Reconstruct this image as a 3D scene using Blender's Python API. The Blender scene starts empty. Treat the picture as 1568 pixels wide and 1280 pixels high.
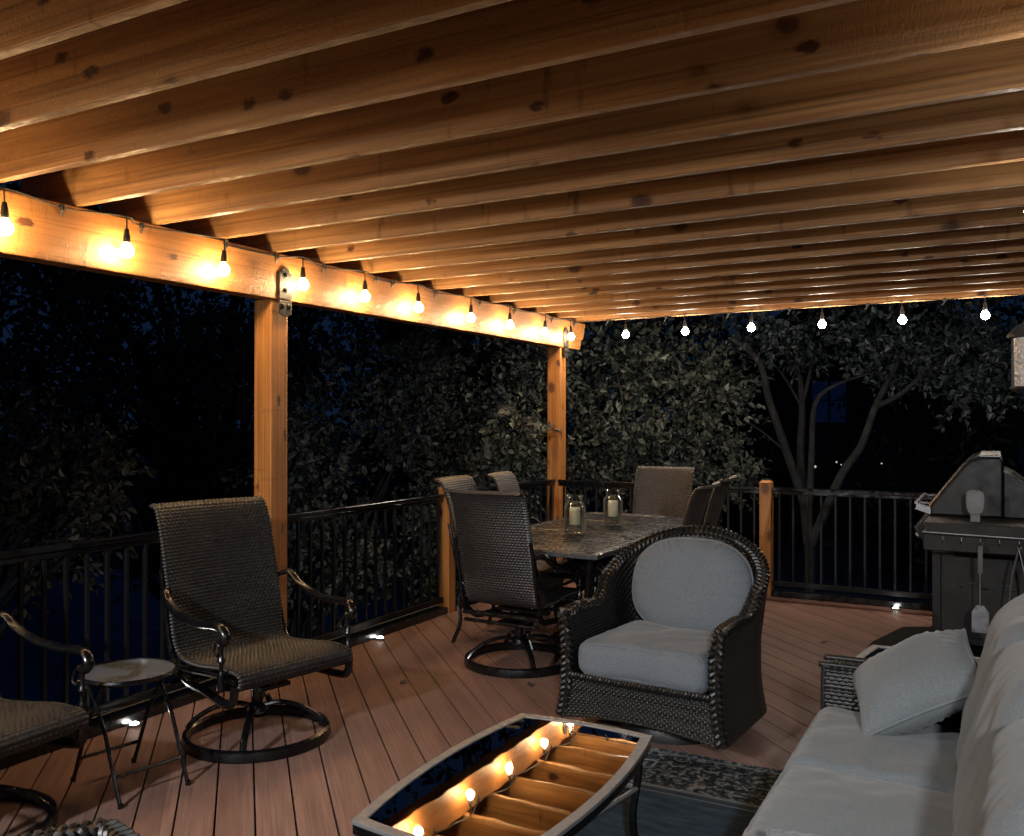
import bpy, bmesh, math, random
import numpy as np
from mathutils import Vector, Matrix, noise
from math import sin, cos, pi, radians, sqrt, atan2, floor
random.seed(7)
sc = bpy.context.scene
col = sc.collection

# ------------------------------------------------------------------ camera, sky, light
CAM_H, YAW = 1.507, 0.49603
cam_d = bpy.data.cameras.new('camera'); cam = bpy.data.objects.new('camera', cam_d); col.objects.link(cam)
cam.location = (0, 0, CAM_H)
cam_d.sensor_width = 36; cam_d.lens = 36 * 1380 / 1568
cam_d.clip_start = .05; cam_d.clip_end = 400
cam.rotation_euler = (Matrix.Rotation(YAW, 3, 'Z') @ Matrix.Rotation(radians(90) + .0021, 3, 'X') @ Matrix.Rotation(.00125, 3, 'Z')).to_euler()
sc.camera = cam
w = bpy.data.worlds.new('World'); sc.world = w; w.use_nodes = True
bg = w.node_tree.nodes['Background']
bg.inputs['Color'].default_value = (.0032, .0085, .024, 1)   # clear night sky
bg.inputs['Strength'].default_value = .85
sc.view_settings.view_transform = 'Standard'; sc.view_settings.look = 'None'
sc.view_settings.exposure = .32; sc.view_settings.gamma = 1
sc.cycles.use_denoising = True
sc.cycles.max_bounces = 7; sc.cycles.diffuse_bounces = 5; sc.cycles.glossy_bounces = 3
sc.cycles.transmission_bounces = 6; sc.cycles.transparent_max_bounces = 16
sc.cycles.caustics_reflective = False; sc.cycles.caustics_refractive = False
sc.cycles.sample_clamp_indirect = 15
BULB_E, BULB_COL = 210.0, (1.0, .66, .33)
FAR_COL = (1.0, .86, .70)
LAMPS, KEY_W, KEY_COL = (-2.5, .55), 360.0, (.96, .98, 1)

def point_light(name, loc, power, color, r):
    l = bpy.data.lights.new(name, 'SPOT'); l.energy = power; l.spot_size = radians(100); l.spot_blend = .7; l.color = color; l.shadow_soft_size = r
    o = bpy.data.objects.new(name, l); o.location = loc; o.rotation_euler = (radians(53), 0, 0); col.objects.link(o); return o

# ------------------------------------------------------------------ node helpers
class NT:
    def __init__(s, name):
        s.m = bpy.data.materials.new(name); s.m.use_nodes = True; s.t = s.m.node_tree; s.n = s.t.nodes; s.l = s.t.links
        s.b = s.n['Principled BSDF']
    def new(s, t, **k):
        x = s.n.new('ShaderNode' + t)
        for a, b in k.items():
            if a.startswith('i_'): x.inputs[a[2:]].default_value = b
            else: setattr(x, a, b)
        return x
    def link(s, a, b): s.l.new(a, b)
    def setp(s, **k):
        for a, b in k.items():
            a = a.replace('_', ' ')
            if hasattr(b, 'is_output') or isinstance(b, bpy.types.NodeSocket): s.link(b, s.b.inputs[a])
            else: s.b.inputs[a].default_value = b
    def coord(s, scale=(1, 1, 1), rnd=0, rot=(0, 0, 0), kind='Object'):
        tc = s.new('TexCoord'); out = tc.outputs[kind]
        if rnd:
            oi = s.new('ObjectInfo'); ml = s.new('VectorMath', operation='SCALE'); cx = s.new('CombineXYZ')
            for i in range(3): s.link(oi.outputs['Random'], cx.inputs[i])
            s.link(cx.outputs[0], ml.inputs[0]); ml.inputs['Scale'].default_value = rnd
            ad = s.new('VectorMath', operation='ADD'); s.link(out, ad.inputs[0]); s.link(ml.outputs[0], ad.inputs[1]); out = ad.outputs[0]
        mp = s.new('Mapping'); mp.inputs['Scale'].default_value = scale; mp.inputs['Rotation'].default_value = rot
        s.link(out, mp.inputs[0]); return mp.outputs[0]
    def noise(s, vec, scale=1, detail=4, rough=.5):
        x = s.new('TexNoise'); x.inputs['Scale'].default_value = scale; x.inputs['Detail'].default_value = detail
        x.inputs['Roughness'].default_value = rough; s.link(vec, x.inputs['Vector']); return x.outputs['Fac']
    def ramp(s, fac, stops):
        x = s.new('ValToRGB'); e = x.color_ramp.elements
        while len(e) < len(stops): e.new(.5)
        for i, (p, c) in enumerate(stops):
            e[i].position = p; e[i].color = (*c, 1) if len(c) == 3 else c
        s.link(fac, x.inputs[0]); return x.outputs['Color']
    def mix(s, fac, a, b, blend='MIX'):
        x = s.new('Mix', data_type='RGBA', blend_type=blend)
        for sock, v in ((x.inputs[0], fac), (x.inputs[6], a), (x.inputs[7], b)):
            if isinstance(v, bpy.types.NodeSocket): s.link(v, sock)
            else: sock.default_value = (*v, 1) if isinstance(v, tuple) and len(v) == 3 else v
        return x.outputs[2]
    def math(s, op, a, b=0.0, clamp=False):
        x = s.new('Math', operation=op); x.use_clamp = clamp
        for i, v in enumerate((a, b)):
            if isinstance(v, bpy.types.NodeSocket): s.link(v, x.inputs[i])
            else: x.inputs[i].default_value = v
        return x.outputs[0]
    def bump(s, h, strength=.3, dist=.01):
        x = s.new('Bump'); x.inputs['Strength'].default_value = strength; x.inputs['Distance'].default_value = dist
        s.link(h, x.inputs['Height']); s.link(x.outputs[0], s.b.inputs['Normal']); return x

M = {}
def wood(name, c_lo, c_hi, c_knot, knots=True, rough=.5):
    t = NT(name)
    v = t.coord((1.1, 26, 26), rnd=37)
    g = t.noise(v, 1.0, 6, .62)
    v2 = t.coord((.9, 3.5, 3.5), rnd=37); big = t.noise(v2, 1.0, 3)
    base = t.ramp(g, [(.36, c_lo), (.62, c_hi)])
    fine = t.noise(t.coord((.7, 75, 75), rnd=23), 1.0, 3, .6)
    base = t.mix(t.ramp(fine, [(.52, (0, 0, 0)), (.66, (.7, .7, .7))]), base, tuple(x * .5 for x in c_lo))
    base = t.mix(t.ramp(big, [(.35, (0, 0, 0)), (.72, (.55, .55, .55))]), base, tuple(x * .62 for x in c_lo))
    if knots:
        vn = t.coord((2.3, 5.2, 3.4), rnd=37)
        vp = t.new('TexVoronoi', i_Scale=1.0, i_Randomness=1.0); wq = t.new('TexNoise'); wq.inputs['Scale'].default_value = 1.0; t.link(t.coord((30, 60, 60), rnd=8), wq.inputs['Vector'])
        wm = t.new('VectorMath', operation='SCALE'); wm.inputs['Scale'].default_value = .16; t.link(wq.outputs['Color'], wm.inputs[0]); wa = t.new('VectorMath', operation='ADD'); t.link(wm.outputs[0], wa.inputs[0]); t.link(t.coord((3.4, 9, 6), rnd=19), wa.inputs[1]); t.link(wa.outputs[0], vp.inputs['Vector'])
        base = t.mix(t.ramp(vp.outputs['Distance'], [(.10, (1, 1, 1)), (.12, (.55, .55, .55)), (.16, (0, 0, 0))]), base, c_knot)
        vo = t.new('TexVoronoi', i_Scale=1.0, i_Randomness=1.0); wob = t.noise(t.coord((14, 14, 14), rnd=37), 1, 2)
        ad = t.new('VectorMath', operation='ADD'); sc_ = t.new('VectorMath', operation='SCALE'); sc_.inputs['Scale'].default_value = .12
        cx = t.new('CombineXYZ'); t.link(wob, cx.inputs[0]); t.link(wob, cx.inputs[1]); t.link(cx.outputs[0], sc_.inputs[0])
        t.link(vn, ad.inputs[0]); t.link(sc_.outputs[0], ad.inputs[1]); t.link(ad.outputs[0], vo.inputs['Vector'])
        k = t.ramp(vo.outputs['Distance'], [(.05, (1, 1, 1)), (.11, (.8, .8, .8)), (.125, (.35, .35, .35)), (.19, (0, 0, 0))])
        base = t.mix(k, base, c_knot)
    # dark weather streaks across the grain
    st = t.noise(t.coord((13, 1.2, 3.2), rnd=11), 1, 3)
    base = t.mix(t.ramp(st, [(.63, (0, 0, 0)), (.74, (.6, .6, .6))]), base, c_knot)
    t.setp(Base_Color=base)
    saw = t.noise(t.coord((130, 22, 60), rnd=5), 1, 3, .7)
    h = t.math('ADD', t.math('MULTIPLY', g, .5), saw)
    t.bump(h, .7, .004)
    rg = t.noise(t.coord((30, 60, 60), rnd=5), 1, 2)
    t.link(t.ramp(rg, [(.3, (rough - .14,) * 3), (.7, (rough + .16,) * 3)]), t.b.inputs['Roughness'])
    t.setp(Specular_IOR_Level=.5)
    return t.m
M['joist'] = wood('stained_cedar', (.285, .145, .056), (.47, .268, .108), (.055, .018, .007))
M['beam'] = wood('honey_cedar', (.33, .135, .034), (.48, .215, .058), (.08, .028, .010))
M['post'] = wood('post_cedar', (.40, .155, .034), (.58, .255, .062), (.10, .035, .012))
M['roof'] = wood('roof_board', (.20, .10, .05), (.32, .17, .09), (.02, .01, .006))

def simple(name, c, rough=.5, metal=0, spec=.5, nscale=0, nrange=.25, bump=0, bscale=80, **k):
    t = NT(name)
    if nscale:
        n = t.noise(t.coord((1, 1, 1), rnd=9), nscale, 4)
        t.setp(Base_Color=t.ramp(n, [(.3, tuple(x * (1 - nrange) for x in c)), (.7, tuple(x * (1 + nrange) for x in c))]))
        r = t.noise(t.coord((1, 1, 1), rnd=4), nscale * 2.3, 3)
        t.setp(Roughness=t.ramp(r, [(.3, (max(rough - .1, 0),) * 3), (.7, (min(rough + .12, 1),) * 3)]))
    else:
        t.setp(Base_Color=(*c, 1), Roughness=rough)
    t.setp(Metallic=metal, Specular_IOR_Level=spec)
    if bump: t.bump(t.noise(t.coord((1, 1, 1)), bscale, 3), bump, .002)
    t.setp(**k)
    return t.m
M['black'] = simple('black_painted_aluminium', (.0035, .004, .005), .28, 0, .6, 7, .3, .12, 140)
M['blackgloss'] = simple('gloss_black_rail', (.005, .0055, .007), .16, 0, .9, 7, .3, .03, 40)
M['blackmatte'] = simple('matte_black_baluster', (.0035, .004, .005), .55, 0, .3)
M['castmetal'] = simple('dark_bronze_cast_metal', (.004, .004, .0046), .24, 0, .45, 9, .35, .10, 60)
M['iron'] = simple('blackened_iron_plate', (.014, .015, .018), .55, .0, .3, 12, .4, .5, 70)
M['cable'] = simple('black_rubber_cable', (.012, .012, .012), .55)
M['concrete'] = simple('grey_border_board', (.17, .165, .16), .7, 0, .3, 4, .2, .3, 60)
M['enamel'] = simple('dark_grill_enamel', (.009, .0085, .008), .42, 0, .3, 6, .2, .15, 200)
M['grillgrey'] = simple('grill_side_panel', (.015, .0138, .013), .55, 0, .25, 5, .2, .15, 200)
M['steel'] = simple('brushed_steel', (.20, .20, .21), .42, 1, .5, 14, .12, .15, 120)
M['mat'] = simple('black_rubber_mat', (.008, .008, .008), .85, 0, .2, 30, .3, .5, 200)
M['greyrim'] = simple('light_on_rim_grey', (.12, .12, .125), .42, .1, .5, 20, .12, .2, 200)  # table rims are black metal; the light on them is in this grey
M['wax'] = simple('ivory_wax', (.80, .70, .52), .5, 0, .4, 9, .06, .1, 40, Subsurface_Weight=.2)
M['bark'] = simple('tree_bark', (.020, .022, .025), .9, 0, .2, 9, .4, .8, 30)
M['house'] = simple('house_siding', (.03, .035, .045), .8, 0, .2, 2, .1)
M['wallpaint'] = simple('beige_wall_siding', (.32, .28, .23), .7, 0, .3, 2, .08)
M['plastic'] = simple('grey_plastic', (.10, .095, .09), .4, 0, .5, 8, .15)
M['tool'] = simple('dark_tool_handle', (.06, .055, .05), .45, 0, .5, 10, .2)
M['shingle'] = simple('roof_shingle', (.02, .02, .022), .9, 0, .2, 5, .3)

def emis(name, c, s, base=(.8, .8, .8)):
    t = NT(name); t.setp(Base_Color=(*base, 1), Emission_Color=(*c, 1), Emission_Strength=s); return t.m
M['bulb'] = emis('lit_warm_bulb', BULB_COL, BULB_E)
M['bulbfar'] = emis('lit_pale_bulb', FAR_COL, BULB_E * 1.6)
M['bulbside'] = emis('lit_side_bulb', FAR_COL, BULB_E * .45)
M['led'] = emis('lit_deck_led', (1, .95, .88), 60)
M['lampglow'] = emis('added_lantern_glow', (1, .85, .65), 8)
M['winblue'] = emis('dim_blue_window', (.015, .05, .22), .035, (.02, .02, .03))
M['speck'] = emis('far_speck_glow', (1, .95, .8), .4)

t = NT('clear_glass')    # thin clear glass: mostly see-through with a mirror-like sheen at the edges
tr = t.new('BsdfTransparent'); tr.inputs[0].default_value = (.93, .96, .95, 1); gl_ = t.new('BsdfGlossy'); gl_.inputs['Roughness'].default_value = .03
lw = t.new('LayerWeight'); lw.inputs['Blend'].default_value = .42; ms = t.new('MixShader')
t.link(t.math('MULTIPLY', lw.outputs['Facing'], .9), ms.inputs[0]); t.link(tr.outputs[0], ms.inputs[1]); t.link(gl_.outputs[0], ms.inputs[2])
df = t.new('BsdfDiffuse'); df.inputs['Color'].default_value = (.8, .82, .82, 1); m2_ = t.new('MixShader')  # whitish edge mixed in, standing for bright refracted outlines
t.link(t.math('MULTIPLY', t.math('POWER', lw.outputs['Facing'], 2.5), .28), m2_.inputs[0]); t.link(ms.outputs[0], m2_.inputs[1]); t.link(df.outputs[0], m2_.inputs[2])
t.link(m2_.outputs[0], t.n['Material Output'].inputs['Surface']); M['glass'] = t.m
t = NT('smoked_table_glass')   # dark mirror-like glass
t.setp(Base_Color=(.43, .42, .41, 1), Metallic=1.0, Roughness=.015)
wv = t.noise(t.coord((1, 1, 1)), 6.0, 1); t.bump(wv, .075, .004)
M['blackglass'] = t.m
t = NT('pebbled_table_glass'); t.setp(Base_Color=(.075, .095, .125, 1), Roughness=.28, Specular_IOR_Level=.8, Metallic=.0)
vo = t.new('TexVoronoi', i_Scale=150.0); t.link(t.coord(), vo.inputs['Vector']); t.bump(vo.outputs['Distance'], .9, .004)
M['pebble'] = t.m
t = NT('hammered_lantern_glass'); t.setp(Base_Color=(.38, .38, .37, 1), Roughness=.25, Specular_IOR_Level=.8)
t.bump(t.noise(t.coord(), 38, 2), 1.0, .01); M['hammered'] = t.m

# resin wicker
def wicker(name, lo, hi):
    t = NT(name)
    n = t.noise(t.coord((34, 34, 70), rnd=3), 1, 3, .7); n2 = t.noise(t.coord((5, 5, 5), rnd=3), 1, 2)
    c = t.ramp(n, [(.3, lo), (.72, hi)]); c = t.mix(t.ramp(n2, [(.35, (0, 0, 0)), (.7, (.5, .5, .5))]), c, tuple(x * .55 for x in lo))
    t.setp(Base_Color=c, Roughness=.42, Specular_IOR_Level=.55)
    t.bump(t.noise(t.coord((200, 200, 60)), 1, 2), .3, .001)
    return t.m
M['sling'] = wicker('woven_taupe_wicker', (.008, .0075, .0075), (.038, .035, .033))
M['slinglight'] = wicker('woven_tan_wicker', (.018, .015, .013), (.060, .048, .040))
M['rattan'] = wicker('dark_round_wicker', (.0030, .0028, .0027), (.0115, .0102, .0095))

def fabric(name, a, b):
    t = NT(name)
    w1 = t.noise(t.coord((230, 230, 110), rnd=2), 1, 2); w2 = t.noise(t.coord((110, 230, 300), rnd=2), 1, 2)
    f = t.math('MULTIPLY', t.math('ADD', w1, w2), .5)
    n = t.noise(t.coord((1, 1, 1), rnd=2), 4.5, 3)
    c = t.ramp(f, [(.30, a), (.70, b)])
    c = t.mix(t.ramp(n, [(.4, (0, 0, 0)), (.75, (.25, .25, .25))]), c, a)
    t.setp(Base_Color=c, Roughness=.9, Specular_IOR_Level=.2, Sheen_Weight=.15)
    fold = t.noise(t.coord((9, 9, 9), rnd=2), 1, 3)
    h = t.math('ADD', t.math('MULTIPLY', f, .12), t.math('MULTIPLY', fold, .5))
    t.bump(h, .35, .006)
    return t.m
M['cushion'] = fabric('blue_grey_cushion_fabric', (.088, .102, .117), (.162, .180, .199))
M['sofafab'] = fabric('light_grey_cushion_fabric', (.092, .104, .112), (.152, .168, .178))

# composite deck board: boards run at 45 degrees
t = NT('composite_deck')
tc = t.new('TexCoord'); mp = t.new('Mapping'); mp.inputs['Rotation'].default_value = (0, 0, radians(-135)); t.link(tc.outputs['Object'], mp.inputs[0])
sp = t.new('SeparateXYZ'); t.link(mp.outputs[0], sp.inputs[0])
bi = t.math('FLOOR', t.math('DIVIDE', sp.outputs[1], .1455))
wn = t.new('TexWhiteNoise', noise_dimensions='1D'); t.link(bi, wn.inputs['W'])
cx = t.new('CombineXYZ'); t.link(t.math('ADD', sp.outputs[0], t.math('MULTIPLY', wn.outputs['Value'], 40)), cx.inputs[0]); t.link(sp.outputs[1], cx.inputs[1])
m2 = t.new('Mapping'); m2.inputs['Scale'].default_value = (2.2, 95, 1); t.link(cx.outputs[0], m2.inputs[0])
g = t.noise(m2.outputs[0], 1, 5, .65)
m3 = t.new('Mapping'); m3.inputs['Scale'].default_value = (1.2, 9, 1); t.link(cx.outputs[0], m3.inputs[0])
g2 = t.noise(m3.outputs[0], 1, 3)
c = t.ramp(g, [(.3, (.165, .093, .074)), (.7, (.34, .200, .158))])
c = t.mix(t.ramp(g2, [(.38, (0, 0, 0)), (.7, (.5, .5, .5))]), c, (.14, .078, .062))
c = t.mix(t.math('MULTIPLY', wn.outputs['Value'], .55), c, (.13, .072, .055))
dirt = t.noise(t.coord((1, 1, 1)), 2.2, 5, .6); c = t.mix(t.ramp(dirt, [(.55, (0, 0, 0)), (.75, (.3, .3, .3))]), c, (.26, .19, .155))
t.setp(Base_Color=c, Specular_IOR_Level=.4); t.link(t.ramp(dirt, [(.3, (.50,) * 3), (.7, (.72,) * 3)]), t.b.inputs['Roughness'])
t.bump(g, .35, .002); M['deck'] = t.m

# rug: faded blue field with ornamented border
t = NT('faded_blue_rug')
tc = t.new('TexCoord'); sp = t.new('SeparateXYZ'); t.link(tc.outputs['Object'], sp.inputs[0])
HX, HY = 1.12, 1.575
dx = t.math('SUBTRACT', HX, t.math('ABSOLUTE', sp.outputs[0])); dy = t.math('SUBTRACT', HY, t.math('ABSOLUTE', sp.outputs[1]))
d = t.math('MINIMUM', dx, dy)
vo = t.new('TexVoronoi', i_Scale=15.0, feature='DISTANCE_TO_EDGE', i_Randomness=.8); t.link(tc.outputs['Object'], vo.inputs['Vector'])
vo2 = t.new('TexVoronoi', i_Scale=38.0, i_Randomness=.6); t.link(tc.outputs['Object'], vo2.inputs['Vector'])
orn = t.ramp(vo.outputs['Distance'], [(.0, (1, 1, 1)), (.06, (.9, .9, .9)), (.11, (0, 0, 0)), (.24, (0, 0, 0)), (.30, (.7, .7, .7))])
orn2 = t.ramp(vo2.outputs['Distance'], [(.25, (.8, .8, .8)), (.42, (0, 0, 0))])
orn = t.mix(.5, orn, orn2, 'SCREEN')
wear = t.noise(t.coord((26, 190, 1)), 1, 4, .7); wear2 = t.noise(t.coord((6, 30, 1)), 1, 4, .7)
worn = t.ramp(t.noise(t.coord((1, 1, 1)), 30, 5, .75), [(.44, (0, 0, 0)), (.60, (1, 1, 1))])
pat = t.mix(1.0, orn, worn, 'MULTIPLY')
field = t.ramp(wear2, [(.3, (.014, .024, .040)), (.55, (.032, .058, .090)), (.75, (.070, .108, .145))])
field = t.mix(t.math('MULTIPLY', wear, .35), field, (.07, .10, .13))
bord = t.mix(pat, t.mix(worn, (.012, .018, .026), (.035, .05, .065)), (.26, .27, .26))
isb = t.math('LESS_THAN', d, .42)
c = t.mix(isb, field, bord)
for a, b_ in ((.035, .05), (.40, .425), (.46, .47)):
    ln = t.math('MULTIPLY', t.math('GREATER_THAN', d, a), t.math('LESS_THAN', d, b_))
    c = t.mix(t.math('MULTIPLY', ln, .7), c, (.20, .21, .21))
t.setp(Base_Color=c, Roughness=.95, Specular_IOR_Level=.1)
t.bump(t.noise(t.coord((220, 220, 1)), 1, 2), .8, .004); M['rug'] = t.m

def leafmat(name, a, b):
    t = NT(name)
    gi = t.new('NewGeometry'); r = gi.outputs['Random Per Island']
    c = t.ramp(r, [(0, a), (.6, b), (1, tuple(x * 1.35 for x in b))])
    t.setp(Base_Color=c, Roughness=.5, Specular_IOR_Level=.35)
    return t.m
M['leaf1'] = leafmat('pale_green_leaf', (.014, .019, .018), (.070, .083, .072))
M['leaf2'] = leafmat('dark_blue_tinted_leaf', (.008, .013, .016), (.018, .028, .033))  # blue of the night haze is put into this leaf colour
M['leaf3'] = leafmat('brownish_leaf', (.018, .017, .012), (.055, .050, .036))
t = NT('night_lawn'); t.setp(Base_Color=t.ramp(t.noise(t.coord(), .8, 6, .7), [(.35, (.04, .06, .09)), (.65, (.08, .12, .16))]), Roughness=.95); t.bump(t.noise(t.coord(), 40, 4), .8, .05); M['lawn'] = t.m

# ------------------------------------------------------------------ mesh helpers
class MB:
    def __init__(s): s.v = []; s.f = []
    def add(s, v, f):
        n = len(s.v); s.v.extend(tuple(p) for p in v); s.f.extend([tuple(i + n for i in q) for q in f]); return s
    def box(s, c, d, rot=None):
        x, y, z = d[0] / 2, d[1] / 2, d[2] / 2
        vs = [Vector((a * x, b * y, e * z)) for a in (-1, 1) for b in (-1, 1) for e in (-1, 1)]
        if rot is not None: vs = [rot @ p for p in vs]
        c = Vector(c); vs = [p + c for p in vs]
        return s.add(vs, [(0, 1, 3, 2), (4, 6, 7, 5), (0, 4, 5, 1), (2, 3, 7, 6), (0, 2, 6, 4), (1, 5, 7, 3)])
    def tube(s, pts, r, n=8, closed=False, caps=True, flat=1.0):
        P = [Vector(p) for p in pts]; N = len(P)
        R = r if isinstance(r, (list, tuple)) else [r] * N
        vs = []; nrm = None
        for i in range(N):
            if closed: t_ = P[(i + 1) % N] - P[i - 1]
            else: t_ = P[min(i + 1, N - 1)] - P[max(i - 1, 0)]
            t_ = t_.normalized() if t_.length > 1e-9 else Vector((0, 0, 1))
            if nrm is None:
                nrm = t_.orthogonal().normalized() if abs(t_.z) > .95 else t_.cross(Vector((0, 0, 1))).normalized()
            else:
                nrm = nrm - t_ * nrm.dot(t_); nrm = nrm.normalized() if nrm.length > 1e-6 else t_.orthogonal().normalized()
            b = t_.cross(nrm)
            for k in range(n):
                a = 2 * pi * k / n; vs.append(P[i] + nrm * (cos(a) * R[i]) + b * (sin(a) * R[i] * flat))
        fs = []
        for i in range(N if closed else N - 1):
            j = (i + 1) % N
            for k in range(n): fs.append((i * n + k, i * n + (k + 1) % n, j * n + (k + 1) % n, j * n + k))
        if not closed and caps: fs += [tuple(range(n))[::-1], tuple((N - 1) * n + k for k in range(n))]
        return s.add(vs, fs)
    def lathe(s, prof, n=20, c=(0, 0, 0), mat=None):
        c = Vector(c); vs = []; fs = []
        for (r, z) in prof:
            for k in range(n):
                p = Vector((r * cos(2 * pi * k / n), r * sin(2 * pi * k / n), z))
                if mat is not None: p = mat @ p
                vs.append(p + c)
        for i in range(len(prof) - 1):
            for k in range(n): fs.append((i * n + k, i * n + (k + 1) % n, (i + 1) * n + (k + 1) % n, (i + 1) * n + k))
        if prof[0][0] > 1e-6: fs.append(tuple(range(n))[::-1])
        if prof[-1][0] > 1e-6: fs.append(tuple((len(prof) - 1) * n + k for k in range(n)))
        return s.add(vs, fs)
    def grid(s, fn, nu, nv, cu=False, cv=False):
        vs = []; fs = []; U = nu if cu else nu + 1; V = nv if cv else nv + 1
        for j in range(V):
            for i in range(U): vs.append(fn(i / nu, j / nv))
        for j in range(nv):
            for i in range(nu):
                a, b = i, (i + 1) % U; c_, d_ = j, (j + 1) % V
                fs.append((c_ * U + a, c_ * U + b, d_ * U + b, d_ * U + a))
        return s.add(vs, fs)
    def prism(s, poly, h0, h1, fn=None):
        fn = fn or (lambda x, y, h: (x, y, h)); n = len(poly)
        vs = [fn(x, y, h0) for x, y in poly] + [fn(x, y, h1) for x, y in poly]
        return s.add(vs, [tuple(range(n))[::-1], tuple(range(n, 2 * n))] + [(i, (i + 1) % n, n + (i + 1) % n, n + i) for i in range(n)])
    def build(s, name, mat, parent=None, smooth=40, bevel=0, seg=2, weld=False, loc=None):
        me = bpy.data.meshes.new(name); me.from_pydata([tuple(p) for p in s.v], [], s.f); me.update()
        bm = bmesh.new(); bm.from_mesh(me)
        if weld: bmesh.ops.remove_doubles(bm, verts=bm.verts, dist=1e-5)
        bmesh.ops.recalc_face_normals(bm, faces=bm.faces); bm.to_mesh(me); bm.free()
        me.materials.append(mat)
        if smooth:
            me.polygons.foreach_set('use_smooth', [True] * len(me.polygons)); me.set_sharp_from_angle(angle=radians(smooth))
        o = bpy.data.objects.new(name, me); col.objects.link(o)
        if parent is not None: o.parent = parent
        if loc is not None: o.location = loc
        if bevel:
            b = o.modifiers.new('bevel', 'BEVEL'); b.width = bevel; b.segments = seg; b.limit_method = 'ANGLE'; b.angle_limit = radians(40)
        return o

def tag(o, label=None, cat=None, group=None, kind=None):
    if label: o['label'] = label
    if cat: o['category'] = cat
    if group: o['group'] = group
    if kind: o['kind'] = kind
    return o
def empty(name, loc=(0, 0, 0), rz=0, **k):
    o = bpy.data.objects.new(name, None); o.empty_display_size = .1; col.objects.link(o)
    o.location = loc; o.rotation_euler = (0, 0, rz); tag(o, **k); return o
def copy_tree(o, parent=None):
    c = o.copy(); col.objects.link(c); c.parent = parent
    for ch in list(o.children): copy_tree(ch, c)
    return c
def spline(pts, n=8, closed=False):
    P = [Vector(p) for p in pts]; N = len(P); out = []
    rng = range(N if closed else N - 1)
    for i in rng:
        if closed: a, b, c, d = P[i - 1], P[i], P[(i + 1) % N], P[(i + 2) % N]
        else: a, b, c, d = P[max(i - 1, 0)], P[i], P[i + 1], P[min(i + 2, N - 1)]
        for k in range(n):
            u = k / n
            out.append(.5 * ((2 * b) + (c - a) * u + (2 * a - 5 * b + 4 * c - d) * u * u + (3 * b - a - 3 * c + d) * u ** 3))
    if not closed: out.append(P[-1])
    return out
def resample(P, step):
    L = [0]
    for i in range(1, len(P)): L.append(L[-1] + (P[i] - P[i - 1]).length)
    n = max(2, int(L[-1] / step)); out = []; j = 0
    for k in range(n + 1):
        s_ = L[-1] * k / n
        while j < len(L) - 2 and L[j + 1] < s_: j += 1
        u = (s_ - L[j]) / max(L[j + 1] - L[j], 1e-9); out.append(P[j].lerp(P[j + 1], u))
    return out, L[-1]
def braid(mb, pts, w=.022, r=.009, period=.075, up=Vector((0, 0, 1)), step=.006, n=6):
    """three interlaced strands along a path"""
    P, L = resample([Vector(p) for p in pts], step)
    for k in range(3):
        Q = []; nr = None
        for i, p in enumerate(P):
            t_ = (P[min(i + 1, len(P) - 1)] - P[max(i - 1, 0)]).normalized()
            if nr is None: nr = t_.cross(up); nr = nr.normalized() if nr.length > .05 else t_.orthogonal().normalized()
            nr = (nr - t_ * nr.dot(t_)).normalized(); b = t_.cross(nr)
            ph = 2 * pi * (i * L / (len(P) - 1)) / period + 2 * pi * k / 3
            Q.append(p + nr * (w * sin(ph)) + b * (w * .48 * sin(2 * ph)))
        mb.tube(Q, r, n, flat=.85)
    mb.tube(P, w * .55, 6)
def hnoise(x, y, z=0): return noise.noise(Vector((x, y, z)))

# ------------------------------------------------------------------ ground, deck
g = MB(); g.grid(lambda u, v: ((u - .5) * 400, (v - .5) * 400 + 60, -2.6 + .25 * hnoise(u * 60, v * 60)), 80, 80)
tag(g.build('ground', M['lawn']), kind='structure')

X0, X1, Y0, Y1 = -3.885, 3.2, -1.0, 7.965
def clip_poly(poly, a, b, c):   # keep a*x+b*y<=c
    out = []
    for i in range(len(poly)):
        p, q = poly[i], poly[(i + 1) % len(poly)]; fp = a * p[0] + b * p[1] - c; fq = a * q[0] + b * q[1] - c
        if fp <= 0: out.append(p)
        if fp * fq < 0: u = fp / (fp - fq); out.append((p[0] + (q[0] - p[0]) * u, p[1] + (q[1] - p[1]) * u))
    return out
dk = MB(); s2 = sqrt(.5); pitch = .1455
# direction of boards: (-s2, s2); index along (s2, s2)
for k in range(-40, 110):
    c0 = k * pitch - .10 + .0025; c1 = c0 + pitch - .0075
    rect = [(X0, Y0), (X1, Y0), (X1, Y1), (X0, Y1)]
    p = clip_poly(rect, -s2, -s2, -c0)
    if len(p) > 2: p = clip_poly(p, s2, s2, c1)
    if len(p) > 2: dk.prism(p, -.03, 0)
deck = tag(dk.build('deck_floor', M['deck'], smooth=0, bevel=.0022, seg=2), kind='structure')
sub = MB(); sub.box(((X0 + X1) / 2, (Y0 + Y1) / 2, -.22), (X1 - X0 - .02, Y1 - Y0 - .02, .3))
tag(sub.build('deck_frame', M['black'], smooth=0), kind='structure')
e = MB(); e.box((X0 - .10, 3.4, -.035), (.19, 9.5, .04)); e.box((-.3, Y1 + .10, -.035), (7.0, .19, .04))
e.box((X0 - .2, 3.4, -.2), (.03, 9.5, .3)); e.box((-.3, Y1 + .2, -.2), (7.0, .03, .3))
tag(e.build('deck_border', M['concrete'], smooth=0, bevel=.004), kind='structure')

M['water'] = simple('blue_pool_water', (.03, .085, .22), .3, 0, .5, 1.2, .3, .3, 3)
pl = MB(); pl.prism([(-20, 7.0), (-10.5, 7.0), (-10.5, 15.5), (-20, 15.5)], -2.40, -2.33); tag(pl.build('pool_water', M['water'], smooth=0), kind='structure')
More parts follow.
